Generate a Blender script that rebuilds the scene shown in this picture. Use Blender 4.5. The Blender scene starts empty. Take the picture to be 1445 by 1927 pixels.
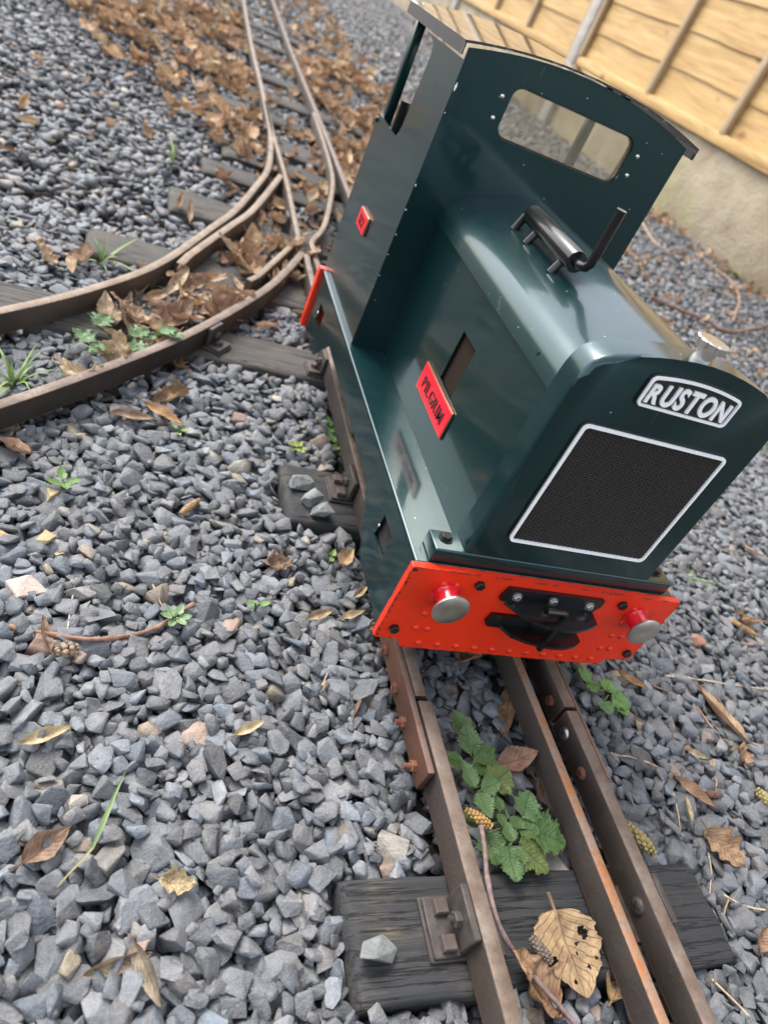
import bpy, bmesh, math, random
import numpy as np
from mathutils import Vector, Matrix, noise as mnoise

random.seed(7)
rng = np.random.default_rng(11)
SC = bpy.context.scene
COL = SC.collection
rad = math.radians

# ------------------------------------------------------------------ camera
CAM_C = (-0.33732, -0.32408, 0.41429)
CAM_R = ((0.9079672, -0.1957635, 0.3705025),
         (0.1529737, -0.6682989, -0.7279942),
         (0.3901212, 0.7176721, -0.5768469))
F_PX, PW, PH = 1358.5, 1445.0, 1927.0
cd = bpy.data.cameras.new('camera')
cam = bpy.data.objects.new('camera', cd); COL.objects.link(cam)
m = Matrix.Identity(4)
for i in range(3):
    m[i][0] = CAM_R[0][i]; m[i][1] = -CAM_R[1][i]; m[i][2] = -CAM_R[2][i]; m[i][3] = CAM_C[i]
cam.matrix_world = m
cd.sensor_fit = 'VERTICAL'; cd.sensor_height = 34.6; cd.sensor_width = 26.0
cd.lens = 34.6 * F_PX / PH
cd.clip_start = 0.02; cd.clip_end = 200
cd.dof.use_dof = True; cd.dof.focus_distance = 0.52; cd.dof.aperture_fstop = 7.2
SC.camera = cam

# ------------------------------------------------------------------ sky, sun, exposure
SUN_DIR = Vector((-0.34, 0.50, 0.80)).normalized()
w = bpy.data.worlds.new('World'); SC.world = w; w.use_nodes = True
nt = w.node_tree
sky = nt.nodes.new('ShaderNodeTexSky'); sky.sky_type = 'NISHITA'; sky.sun_disc = False
sky.sun_elevation = math.asin(SUN_DIR.z); sky.sun_rotation = math.atan2(SUN_DIR.x, SUN_DIR.y)
sky.air_density = 1.0; sky.dust_density = 3.0; sky.ozone_density = 0.6
bg = nt.nodes['Background']; bg.inputs['Strength'].default_value = 0.15
hsv = nt.nodes.new('ShaderNodeHueSaturation'); hsv.inputs['Saturation'].default_value = 0.42      # high thin cloud: paler than a clear sky
nt.links.new(sky.outputs[0], hsv.inputs['Color']); nt.links.new(hsv.outputs[0], bg.inputs['Color'])
sl = bpy.data.lights.new('sun', 'SUN'); sl.energy = 0.85; sl.angle = rad(26); sl.color = (1.0, 0.95, 0.87)
so = bpy.data.objects.new('sun', sl); COL.objects.link(so)
so.rotation_euler = SUN_DIR.to_track_quat('Z', 'Y').to_euler(); so.location = (0, 0, 5)
SC.view_settings.view_transform = 'Standard'; SC.view_settings.look = 'None'
SC.view_settings.exposure = 1.80; SC.view_settings.gamma = 1.0


def px(u, v, z=-0.03):
    """photo pixel -> point on the level z"""
    c = Vector(((u - PW / 2) / F_PX, (v - PH / 2) / F_PX, 1.0))
    d = Vector([sum(CAM_R[k][i] * c[k] for k in range(3)) for i in range(3)])
    t = (z - CAM_C[2]) / d.z
    return Vector(CAM_C) + d * t


def to_px(p):
    d = np.asarray(p) - np.array(CAM_C)
    q = d @ np.array(CAM_R).T
    zz = np.maximum(q[..., 2], 1e-4)
    return PW / 2 + F_PX * q[..., 0] / zz, PH / 2 + F_PX * q[..., 1] / zz, q[..., 2]


# ------------------------------------------------------------------ node helper
class NB:
    def __init__(self, name):
        self.m = bpy.data.materials.new(name); self.m.use_nodes = True
        self.t = self.m.node_tree; self.t.nodes.clear()
        self.out = self.t.nodes.new('ShaderNodeOutputMaterial')
        self.p = self.t.nodes.new('ShaderNodeBsdfPrincipled')
        self.t.links.new(self.p.outputs[0], self.out.inputs['Surface'])
        self.tc = self.t.nodes.new('ShaderNodeTexCoord')

    def n(self, typ, ins=None, **kw):
        nd = self.t.nodes.new('ShaderNode' + typ)
        for k, v in kw.items(): setattr(nd, k, v)
        for k, v in (ins or {}).items(): self.s(nd.inputs[k], v)
        return nd

    def s(self, sock, v):
        if isinstance(v, bpy.types.NodeSocket): self.t.links.new(v, sock)
        elif isinstance(v, (tuple, list)) and len(v) == 3 and sock.type == 'RGBA': sock.default_value = (*v, 1)
        else: sock.default_value = v

    def P(self, **kw):
        for k, v in kw.items(): self.s(self.p.inputs[k.replace('_', ' ')], v)

    def math(self, op, a, b=0.0, c=0.0, clamp=False):
        nd = self.n('Math', operation=op, use_clamp=clamp)
        self.s(nd.inputs[0], a); self.s(nd.inputs[1], b); self.s(nd.inputs[2], c)
        return nd.outputs[0]

    def noise(self, scale, detail=4, rough=.55, vec=None, stretch=None, dist=0.0):
        v = vec if vec is not None else self.tc.outputs['Object']
        if stretch:
            mp = self.n('Mapping', {'Vector': v, 'Scale': stretch}); v = mp.outputs[0]
        nd = self.n('TexNoise', {'Vector': v, 'Scale': scale, 'Detail': detail, 'Roughness': rough, 'Distortion': dist})
        return nd.outputs['Fac']

    def vor(self, scale, feature='F1', vec=None):
        v = vec if vec is not None else self.tc.outputs['Object']
        return self.n('TexVoronoi', {'Vector': v, 'Scale': scale}, feature=feature)

    def ramp(self, fac, stops, interp='LINEAR'):
        nd = self.n('ValToRGB', {'Fac': fac}); cr = nd.color_ramp; cr.interpolation = interp
        while len(cr.elements) < len(stops): cr.elements.new(.5)
        for e, (p, c) in zip(cr.elements, stops):
            e.position = p
            e.color = (c, c, c, 1) if isinstance(c, (int, float)) else (*c, 1)
        return nd.outputs[0]

    def mix(self, f, a, b, blend='MIX'):
        nd = self.n('Mix', data_type='RGBA', blend_type=blend)
        self.s(nd.inputs[0], f); self.s(nd.inputs[6], a); self.s(nd.inputs[7], b)
        return nd.outputs[2]

    def bump(self, h, strength=.3, dist=.001, normal=None):
        nd = self.n('Bump', {'Height': h, 'Strength': strength, 'Distance': dist})
        if normal is not None: self.s(nd.inputs['Normal'], normal)
        self.s(self.p.inputs['Normal'], nd.outputs[0]); return nd.outputs[0]


M = {}
def edge_wear(b, radius=.0012):
    """1 along sharp edges: bevel normal against the face normal"""
    bv = b.n('Bevel', {'Radius': radius}, samples=4)
    g = b.n('NewGeometry')
    d = b.n('VectorMath', operation='DOT_PRODUCT'); b.s(d.inputs[0], bv.outputs[0]); b.s(d.inputs[1], g.outputs['Normal'])
    return b.math('SUBTRACT', 1.0, d.outputs['Value'])

# --- dark green metallic paint
b = NB('green_paint')
nz = b.noise(9, 3); flake = b.noise(2600, 1)
col = b.mix(nz, (.0005, .0140, .0160), (.0010, .0225, .0250))
col = b.mix(b.math('MULTIPLY', flake, .5), col, (.003, .060, .066))
sp = b.vor(150); spk = b.math('LESS_THAN', sp.outputs['Distance'], .085)
spr = b.n('SeparateColor', {0: sp.outputs['Color']})
spk = b.math('MULTIPLY', spk, b.math('GREATER_THAN', spr.outputs[0], .945))
wear = b.math('MULTIPLY', b.ramp(edge_wear(b), [(.03, 0), (.10, 1)]), b.ramp(b.noise(70, 3), [(.63, 0), (.68, 1)]))
col = b.mix(spk, col, (.42, .43, .42)); col = b.mix(wear, col, (.16, .11, .085))
scr = b.ramp(b.noise(35, 2, stretch=(1, 1, 9)), [(.72, 0), (.76, 1)])
gN = b.n('NewGeometry'); upz = b.n('SeparateXYZ', {0: gN.outputs['Normal']}).outputs[2]
dust = b.math('MULTIPLY', b.ramp(b.noise(55, 5), [(.42, 0), (.75, 1)]), b.ramp(upz, [(.1, .012), (.9, .085)]))
col = b.mix(dust, col, (.12, .125, .115))
fs = b.ramp(b.noise(26, 3, .6, stretch=(14, 1, 1), dist=.6), [(.715, 0), (.725, 1), (.735, 0)]); col = b.mix(b.math('MULTIPLY', fs, .5), col, (.20, .23, .22))
b.P(Base_Color=col, Metallic=.55, Roughness=b.math('ADD', .31, b.math('MULTIPLY', scr, .15)), Coat_Weight=.68,
    Coat_Roughness=b.ramp(b.noise(14, 4), [(.35, .07), (.75, .17)]), Coat_IOR=1.5)
hb = b.math('ADD', b.noise(170, 2), b.math('MULTIPLY', b.noise(9, 1), 3.0))
nb = b.bump(hb, .04, .0008)
b.s(b.p.inputs['Coat Normal'], nb)
M['green'] = b.m

# --- red beam paint
b = NB('red_paint')
nz = b.noise(40, 4)
col = b.mix(nz, (.62, .022, .0035), (.72, .034, .006))
wr = b.math('MULTIPLY', b.ramp(edge_wear(b, .0026), [(.008, 0), (.04, 1)]), b.ramp(b.noise(95, 4), [(.50, 0), (.54, 1)]))
pit = b.ramp(b.noise(330, 3), [(.69, 0), (.74, 1)])
col = b.mix(b.math('MULTIPLY', pit, .7), col, (.18, .008, .003)); col = b.mix(wr, col, (.035, .03, .028))
grime = b.ramp(b.noise(24, 5, .6), [(.50, 0), (.85, .45)]); col = b.mix(grime, col, (.30, .025, .010))
b.P(Base_Color=col, Roughness=.38, Specular_IOR_Level=.4)
b.bump(b.math('ADD', b.noise(300, 3), b.math('MULTIPLY', b.noise(60, 3), 2.0)), .35, .0006)
M['red'] = b.m
b = NB('buffer_red_paint'); b.P(Base_Color=(.62, .008, .016), Roughness=.22, Coat_Weight=.6, Coat_Roughness=.08)
M['red2'] = b.m
b = NB('name_plate_red'); b.P(Base_Color=(.74, .006, .022), Roughness=.35); M['plate_red'] = b.m
b = NB('plate_brass'); b.P(Base_Color=(.42, .20, .13), Metallic=.85, Roughness=.35); M['brass'] = b.m
b = NB('letter_dark'); b.P(Base_Color=(.035, .010, .008), Roughness=.5); M['ldark'] = b.m

def simple(key, name, base, rough=.5, metal=0., nscale=None, bumps=0., dist=.0005, var=.35, **kw):
    b = NB(name)
    c = base
    if nscale:
        f = b.noise(nscale, 5)
        c = b.mix(b.ramp(f, [(.3, 0), (.72, 1)]), tuple(x * (1 - var) for x in base), tuple(min(x * (1 + var), 1) for x in base))
        if bumps: b.bump(b.noise(nscale * 3, 4), bumps, dist)
    b.P(Base_Color=c, Roughness=rough, Metallic=metal, **kw); M[key] = b.m; return b.m

simple('black', 'black_paint', (.006, .006, .006), .25, 0, 60, .03, Coat_Weight=.35, Coat_Roughness=.05, Specular_IOR_Level=.35)
simple('gasket', 'black_sealant', (.012, .013, .013), .35, 0, 90, .5)
simple('dull', 'dark_chassis', (.018, .016, .015), .6, .2, 50, .3)
simple('white', 'white_enamel', (.86, .86, .84), .38, 0, 70, .08, var=.03)
simple('steel', 'polished_steel', (.62, .61, .58), .27, 1.0, 40, .1, var=.15)
simple('buffer', 'worn_buffer_steel', (.50, .48, .44), .40, 1.0, 55, .35, var=.35)
simple('wheel', 'wheel_iron', (.06, .05, .045), .5, .6, 30, .3)
simple('boltblack', 'blackened_bolt', (.02, .02, .02), .3, .5, 60, .2)
simple('concrete', 'post_concrete', (.40, .37, .33), .85, 0, 22, .6, .002, var=.2)

b = NB('vent_backing'); b.P(Base_Color=(.022, .014, .010), Roughness=.9, Specular_IOR_Level=.1); M['vent'] = b.m  # near-black matte brown: shade inside the open vent put into the colour
b = NB('grille_panel'); b.P(Base_Color=(.010, .009, .008), Roughness=.45); M['grille'] = b.m
b = NB('grille_wire'); b.P(Base_Color=(.055, .048, .043), Roughness=.4, Metallic=.4); M['wire'] = b.m

# --- clear acrylic (thin pane)
b = NB('clear_acrylic')
tr = b.n('BsdfTransparent', {'Color': (.93, .93, .90)})
gl = b.n('BsdfGlossy', {'Color': (1, 1, 1), 'Roughness': .03})
df = b.n('BsdfTranslucent', {'Color': (.80, .72, .56)})
lw = b.n('LayerWeight', {'Blend': .12})
m1 = b.n('MixShader'); b.s(m1.inputs[0], b.math('ADD', b.math('MULTIPLY', lw.outputs['Fresnel'], .5), .03)); b.s(m1.inputs[1], tr.outputs[0]); b.s(m1.inputs[2], gl.outputs[0])
m2 = b.n('MixShader'); b.s(m2.inputs[0], b.ramp(b.noise(60, 4), [(.30, .17), (.85, .25)])); b.s(m2.inputs[1], m1.outputs[0]); b.s(m2.inputs[2], df.outputs[0])
b.t.links.new(m2.outputs[0], b.out.inputs['Surface']); M['pane'] = b.m

# --- rail steel: dark sides, polished/rusty head
def rail_mat(key, name, top_a, top_b, side, orange):
    b = NB(name)
    g = b.n('NewGeometry'); sx = b.n('SeparateXYZ', {0: g.outputs['Normal']})
    top = b.ramp(sx.outputs[2], [(.55, 0), (.85, 1)])
    pos = g.outputs['Position']
    n1 = b.noise(38, 8, .68, vec=pos); n2 = b.noise(260, 5, .65, vec=pos); n3 = b.noise(14, 4, vec=pos)
    tcol = b.mix(b.ramp(n1, [(.38, 0), (.62, 1)]), top_a, top_b)
    tcol = b.mix(b.math('MULTIPLY', b.ramp(n2, [(.55, 0), (.7, 1)]), .55), tcol, (.075, .045, .032))
    sc = b.mix(b.ramp(n3, [(.4, 0), (.7, 1)]), side, tuple(x * 2.0 for x in side))
    sc = b.mix(b.math('MULTIPLY', b.ramp(n2, [(.62, 0), (.75, 1)]), .35), sc, (.16, .09, .055))
    c = b.mix(top, sc, tcol)
    ew = b.math('MULTIPLY', b.ramp(edge_wear(b, .0016), [(.01, 0), (.07, 1)]), b.ramp(n1, [(.42, 0), (.6, 1)]))
    c = b.mix(b.math('MULTIPLY', ew, orange), c, (.30, .10, .035))
    b.P(Base_Color=c, Roughness=b.ramp(n2, [(.3, .55), (.8, .78)]), Metallic=.15)
    b.bump(b.math('ADD', n2, b.math('MULTIPLY', n1, 1.5)), .6, .0009)
    M[key] = b.m
rail_mat('rail', 'rusty_rail_steel', (.100, .066, .046), (.170, .134, .106), (.026, .019, .015), .8)
rail_mat('rail_mid', 'orange_rusted_rail', (.30, .110, .032), (.20, .165, .13), (.026, .020, .016), .9)
rail_mat('rail_far', 'dusty_rail_steel', (.130, .092, .063), (.215, .163, .117), (.040, .030, .023), .5)
rail_mat('fish', 'rusted_fishplate', (.15, .080, .058), (.16, .118, .10), (.065, .028, .016), .6)
simple('rustbolt', 'rusted_bolt', (.17, .065, .035), .7, .2, 160, .6)
simple('chair', 'cast_iron_chair', (.060, .050, .044), .6, .3, 120, .5)
simple('chairtop', 'iron_bolt_head', (.085, .062, .054), .6, .3, 120, .4)

# --- sleepers: object colour gives the tone
b = NB('weathered_sleeper_wood')
oi = b.n('ObjectInfo'); g = b.n('NewGeometry')
pos = g.outputs['Position']
gr = b.noise(150, 8, .7, vec=pos, stretch=(.05, 1.6, 1.0)); gr2 = b.noise(520, 6, .65, vec=pos, stretch=(.06, 1.6, 1))
c = b.mix(b.ramp(gr, [(.3, 0), (.7, 1)]), b.mix(.5, oi.outputs['Color'], (0, 0, 0)), oi.outputs['Color'])
wornm = b.math('MULTIPLY', b.ramp(b.noise(26, 5, vec=pos), [(.52, 0), (.68, 1)]), b.ramp(gr2, [(.45, 0), (.62, 1)]))
c = b.mix(b.math('MULTIPLY', wornm, .45), c, (.20, .15, .085))
cr = b.ramp(b.noise(60, 5, .6, vec=pos, stretch=(.07, 1.5, .6)), [(.487, 0), (.5, 1), (.513, 0)])
c = b.mix(b.math('MULTIPLY', cr, .75), c, (.004, .004, .004))
b.P(Base_Color=c, Roughness=.78, Specular_IOR_Level=.35)
b.bump(b.math('SUBTRACT', b.math('ADD', gr, b.math('MULTIPLY', gr2, .6)), b.math('MULTIPLY', cr, 1.2)), .7, .0015)
M['sleeper'] = b.m

# --- slate chippings
def stone_mat(key, name, attr):
    b = NB(name)
    if attr:
        colr = b.n('Attribute', attribute_name='tone').outputs['Color']
    else:
        colr = b.n('ObjectInfo').outputs['Color']
    g = b.n('NewGeometry'); pos = g.outputs['Position']
    f1 = b.noise(1400, 3, .6, vec=pos); f2 = b.noise(110, 4, .55, vec=pos)
    c = b.mix(b.ramp(f2, [(.3, 0), (.72, 1)]), b.mix(.42, colr, (0.02, .024, .03)), b.mix(.12, colr, (.34, .35, .37)))
    c = b.mix(b.math('MULTIPLY', b.ramp(f1, [(.56, 0), (.70, 1)]), .45), c, (.36, .37, .385))
    c = b.mix(b.math('MULTIPLY', b.ramp(f1, [(.30, 1), (.42, 0)]), .5), c, (.03, .032, .036))
    st = b.ramp(b.noise(30, 3, vec=pos), [(.66, 0), (.74, 1)])
    c = b.mix(b.math('MULTIPLY', st, .45), c, (.36, .27, .17))
    b.P(Base_Color=c, Roughness=b.ramp(f2, [(.3, .50), (.8, .8)]), Specular_IOR_Level=.45)
    b.bump(b.math('ADD', b.noise(420, 5, .65, vec=pos), b.math('MULTIPLY', f2, 1.5)), .75, .0016)
    M[key] = b.m
stone_mat('gravel', 'slate_chippings', True)
stone_mat('stone', 'slate_stone', False)

b = NB('dark_soil'); f = b.noise(60, 6, vec=b.n('NewGeometry').outputs['Position'])
b.P(Base_Color=b.ramp(f, [(.3, (.015, .013, .012)), (.8, (.06, .05, .045))]), Roughness=.95); b.bump(f, .8, .006); M['soil'] = b.m

# --- dry leaves
def leaf_mat(key, name, mode, green=False):
    b = NB(name)
    src = b.n('Attribute', attribute_name='tone').outputs['Color'] if mode else b.n('ObjectInfo').outputs['Color']
    uv = b.n('UVMap').outputs[0]; s = b.n('SeparateXYZ', {0: uv})
    u = s.outputs[0]; v = b.math('ABSOLUTE', b.math('SUBTRACT', s.outputs[1], .5))
    ph = b.math('SUBTRACT', b.math('MULTIPLY', u, 9.0), b.math('MULTIPLY', v, 5.0))
    vein = b.math('ABSOLUTE', b.math('SUBTRACT', b.math('FRACT', ph), .5))
    vein = b.ramp(vein, [(.0, 1), (.09, 0)]); mid = b.ramp(v, [(.012, 1), (.035, 0)])
    vn = b.math('MAXIMUM', vein, mid)
    nz = b.noise(70, 5); n2 = b.noise(500, 3)
    if green:
        c = b.mix(nz, b.mix(.45, src, (.01, .03, .008)), b.mix(.2, src, (.28, .36, .14)))
        c = b.mix(b.math('MULTIPLY', vn, .35), c, (.02, .06, .015)); rgh = .42
    else:
        c = b.mix(b.ramp(nz, [(.3, 0), (.7, 1)]), b.mix(.55, src, (.035, .015, .008)), b.mix(.22, src, (.75, .58, .36)))
        c = b.mix(b.math('MULTIPLY', b.ramp(n2, [(.6, 0), (.72, 1)]), .6), c, (.06, .03, .015))
        c = b.mix(b.math('MULTIPLY', vn, .28), c, (.12, .06, .028)); rgh = .62
    b.P(Base_Color=c, Roughness=rgh, Specular_IOR_Level=.35)
    b.bump(b.math('ADD', b.math('MULTIPLY', vn, -1.0 if green else 1.2), b.math('MULTIPLY', nz, 1.0)), .7, .0009)
    tl = b.n('BsdfTranslucent', {'Color': c}); mx = b.n('MixShader', {0: .22})
    b.s(mx.inputs[1], b.p.outputs[0]); b.s(mx.inputs[2], tl.outputs[0])
    b.t.links.new(mx.outputs[0], b.out.inputs['Surface']); M[key] = b.m
leaf_mat('leaf', 'dry_leaf', False); leaf_mat('litter', 'dry_leaf_litter', True); leaf_mat('gleaf', 'green_leaf', False, True)

b = NB('bark'); oi = b.n('ObjectInfo'); f = b.noise(220, 5, stretch=(1, 1, 1))
b.P(Base_Color=b.mix(b.ramp(f, [(.3, 0), (.7, 1)]), b.mix(.6, oi.outputs['Color'], (.02, .01, .006)), oi.outputs['Color']), Roughness=.75); b.bump(f, .8, .001); M['twig'] = b.m

# --- fence boards: sawn pine with grain along Y and knots
b = NB('pine_board'); g = b.n('NewGeometry'); pos = g.outputs['Position']
oi = b.n('ObjectInfo')
off = b.n('VectorMath', operation='ADD'); b.s(off.inputs[0], pos)
cmb = b.n('CombineXYZ', {0: b.math('MULTIPLY', oi.outputs['Random'], 9.0), 1: b.math('MULTIPLY', oi.outputs['Random'], 23.0), 2: 0.0}); b.s(off.inputs[1], cmb.outputs[0])
p2 = off.outputs[0]
gn = b.noise(16, 6, .6, vec=p2, stretch=(1, .12, 1.6), dist=1.2)
kn = b.vor(3.1, vec=b.n('Mapping', {'Vector': p2, 'Scale': (1, 1.0, 1.9)}).outputs[0])
knot = b.ramp(b.math('ADD', kn.outputs['Distance'], b.math('MULTIPLY', b.math('SUBTRACT', gn, .5), .12)), [(.06, 1), (.13, 0)])
gf = b.noise(60, 6, .65, vec=p2, stretch=(1, .06, 1.6), dist=.8)
c = b.ramp(b.math('ADD', b.math('MULTIPLY', gn, .6), b.math('MULTIPLY', gf, .4)), [(.34, (.27, .150, .048)), (.5, (.44, .275, .100)), (.66, (.56, .385, .170))])
c = b.mix(b.math('MULTIPLY', oi.outputs['Random'], .35), c, (.35, .215, .085))
c = b.mix(b.math('MULTIPLY', knot, .8), c, (.16, .065, .025))
b.P(Base_Color=c, Roughness=.62); b.bump(gn, .35, .003); M['pine'] = b.m
b = NB('batten_wood'); pos = b.n('NewGeometry').outputs['Position']; gn = b.noise(20, 5, .6, vec=pos, stretch=(1, 1, .12))
b.P(Base_Color=b.ramp(gn, [(.25, (.34, .235, .13)), (.75, (.52, .40, .25))]), Roughness=.75); b.bump(gn, .4, .002); M['batten'] = b.m
b = NB('aged_concrete'); pos = b.n('NewGeometry').outputs['Position']
n1 = b.noise(7, 6, .6, vec=pos); n2 = b.noise(90, 5, vec=pos); n3 = b.noise(1.6, 3, vec=pos)
c = b.mix(b.ramp(n1, [(.3, 0), (.7, 1)]), (.23, .178, .115), (.38, .325, .235))
c = b.mix(b.math('MULTIPLY', b.ramp(n3, [(.50, 0), (.66, 1)]), b.ramp(n1, [(.35, 0), (.7, .75)])), c, (.24, .28, .07))
b.P(Base_Color=c, Roughness=.9); b.bump(b.math('ADD', n2, n1), 1.0, .009); M['gboard'] = b.m

# ------------------------------------------------------------------ mesh helpers
WL = {}                                         # world position of every parent

def finish(name, me, mat, parent=None, smooth=None, color=None, center=True):
    n = len(me.vertices)
    co = np.empty(n * 3); me.vertices.foreach_get('co', co); co = co.reshape(-1, 3)
    o = bpy.data.objects.new(name, me); COL.objects.link(o)
    base = Vector((0, 0, 0))
    if center and n:
        lo, hi = co.min(0), co.max(0); c = (lo + hi) / 2
        if parent is None: c[2] = lo[2]
        me.vertices.foreach_set('co', (co - c).ravel()); base = Vector(c)
    WL[o] = base
    o.location = base - (WL[parent] if parent else Vector((0, 0, 0)))
    if parent:
        o.parent = parent
        if parent.rotation_euler.z: o.matrix_parent_inverse = Matrix.Rotation(-parent.rotation_euler.z, 4, 'Z')
    if mat is not None and not me.materials: me.materials.append(M[mat] if isinstance(mat, str) else mat)
    if smooth is not None:
        me.shade_smooth(); me.set_sharp_from_angle(angle=rad(smooth))
    if color is not None: o.color = (*color, 1)
    return o

def from_bm(name, bm, mat, parent=None, smooth=None, color=None):
    bmesh.ops.recalc_face_normals(bm, faces=bm.faces)
    me = bpy.data.meshes.new(name); bm.to_mesh(me); bm.free()
    return finish(name, me, mat, parent, smooth, color)

def empty(name, loc, label=None, cat=None, group=None):
    o = bpy.data.objects.new(name, None); COL.objects.link(o); o.location = loc; o.empty_display_size = .02
    WL[o] = Vector(loc)
    if label: tag(o, label, cat, group)
    return o

def tag(o, label, cat, group=None):
    o['label'] = label; o['category'] = cat
    if group: o['group'] = group
    return o

def bm_box(bm, x0, x1, y0, y1, z0, z1, bev=0, segs=2):
    r = bmesh.ops.create_cube(bm, size=1)
    for v in r['verts']:
        v.co = ((x0 + x1) / 2 + v.co.x * (x1 - x0), (y0 + y1) / 2 + v.co.y * (y1 - y0), (z0 + z1) / 2 + v.co.z * (z1 - z0))
    if bev:
        es = list({e for v in r['verts'] for e in v.link_edges})
        bmesh.ops.bevel(bm, geom=es, offset=bev, segments=segs, affect='EDGES', profile=.5)

def box(name, x0, x1, y0, y1, z0, z1, mat, parent=None, bev=0, segs=2, color=None):
    bm = bmesh.new(); bm_box(bm, x0, x1, y0, y1, z0, z1, bev, segs)
    return from_bm(name, bm, mat, parent, 40 if bev else None, color)

def basis(d):
    d = Vector(d).normalized(); a = Vector((0, 0, 1)) if abs(d.z) < .9 else Vector((1, 0, 0))
    u = d.cross(a).normalized(); return u, d.cross(u).normalized(), d

def bm_lathe(bm, o, d, prof, n=20, rot=0.):
    """prof: list of (r, t) along direction d from o"""
    u, v, d = basis(d); o = Vector(o); rings = []
    for r, t in prof:
        if r < 1e-6: rings.append([bm.verts.new(o + d * t)])
        else: rings.append([bm.verts.new(o + d * t + (u * math.cos(rot + 2 * math.pi * k / n) + v * math.sin(rot + 2 * math.pi * k / n)) * r) for k in range(n)])
    for A, B in zip(rings, rings[1:]):
        for k in range(n):
            if len(A) == 1 and len(B) == 1: continue
            if len(A) == 1: bm.faces.new((A[0], B[k], B[(k + 1) % n]))
            elif len(B) == 1: bm.faces.new((A[k], B[0], A[(k + 1) % n]))
            else: bm.faces.new((A[k], B[k], B[(k + 1) % n], A[(k + 1) % n]))
    for R in (rings[0], rings[-1]):
        if len(R) > 2: bm.faces.new(R)

def lathe(name, o, d, prof, mat, parent=None, n=20, smooth=40):
    bm = bmesh.new(); bm_lathe(bm, o, d, prof, n); return from_bm(name, bm, mat, parent, smooth)

def bm_tube(bm, pts, rads, n=8):
    pts = [Vector(p) for p in pts]; rings = []; u = None
    for i, p in enumerate(pts):
        d = (pts[min(i + 1, len(pts) - 1)] - pts[max(i - 1, 0)]).normalized()
        if u is None: u = basis(d)[0]
        u = (u - d * u.dot(d)).normalized(); v = d.cross(u)
        r = rads[i] if hasattr(rads, '__len__') else rads
        rings.append([bm.verts.new(p + (u * math.cos(2 * math.pi * k / n) + v * math.sin(2 * math.pi * k / n)) * r) for k in range(n)])
    for A, B in zip(rings, rings[1:]):
        for k in range(n): bm.faces.new((A[k], B[k], B[(k + 1) % n], A[(k + 1) % n]))
    bm.faces.new(rings[0]); bm.faces.new(rings[-1])

def tube(name, pts, rads, mat, parent=None, n=10, smooth=50, color=None):
    bm = bmesh.new(); bm_tube(bm, pts, rads, n); return from_bm(name, bm, mat, parent, smooth, color)

def plate(name, outer, holes, fn, d0, d1, mat, parent=None, bev=0, smooth=40):
    """flat sheet with holes: 2-D loops -> fn(u, v, depth)"""
    bm = bmesh.new(); es = []
    for lp in [outer] + holes:
        vs = [bm.verts.new((p[0], p[1], 0)) for p in lp]
        es += [bm.edges.new((vs[i], vs[(i + 1) % len(vs)])) for i in range(len(vs))]
    bmesh.ops.triangle_fill(bm, edges=es, use_beauty=True, use_dissolve=False)
    r = bmesh.ops.extrude_face_region(bm, geom=list(bm.faces))
    for e in r['geom']:
        if isinstance(e, bmesh.types.BMVert): e.co.z = 1.0
    if bev:
        pass
    for v in bm.verts: v.co = fn(v.co.x, v.co.y, d0 + (d1 - d0) * v.co.z)
    return from_bm(name, bm, mat, parent, smooth)

def rrect(x0, x1, y0, y1, r, n=6):
    out = []
    for cx, cy, a0 in ((x1 - r, y1 - r, 0), (x0 + r, y1 - r, 90), (x0 + r, y0 + r, 180), (x1 - r, y0 + r, 270)):
        for k in range(n + 1):
            a = rad(a0 + 90 * k / n); out.append((cx + r * math.cos(a), cy + r * math.sin(a)))
    return out

def catmull(pts, step=.02):
    P = [Vector((*p, 0)) if len(p) == 2 else Vector(p) for p in pts]
    P = [P[0] * 2 - P[1]] + P + [P[-1] * 2 - P[-2]]; out = []
    for i in range(1, len(P) - 2):
        L = (P[i + 1] - P[i]).length; n = max(1, int(L / step))
        for k in range(n):
            t = k / n; a, b_, c, d = P[i - 1:i + 3]
            out.append(.5 * ((2 * b_) + (c - a) * t + (2 * a - 5 * b_ + 4 * c - d) * t * t + (3 * b_ - a - 3 * c + d) * t ** 3))
    out.append(P[-2]); return out

def hexbolt(name, o, d, r, h, mat, parent, n=6, washer=False):
    bm = bmesh.new()
    if washer: bm_lathe(bm, o, d, [(r * 1.35, 0), (r * 1.35, h * .2)], 16)
    bm_lathe(bm, o, d, [(r, 0), (r, h * .82), (r * .84, h)], n, math.pi / 4 if n == 4 else 0.)
    return from_bm(name, bm, mat, parent)

def dome(name, o, d, r, h, mat, parent, n=12):
    return lathe(name, o, d, [(r, 0), (r * .96, h * .35), (r * .75, h * .75), (r * .4, h * .96), (0, h)], mat, parent, n, 60)

# ------------------------------------------------------------------ ground
bm = bmesh.new(); bmesh.ops.create_grid(bm, x_segments=1, y_segments=1, size=60)
for v in bm.verts: v.co.z = -.066
ground = from_bm('ground', bm, 'soil'); ground['kind'] = 'structure'

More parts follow.
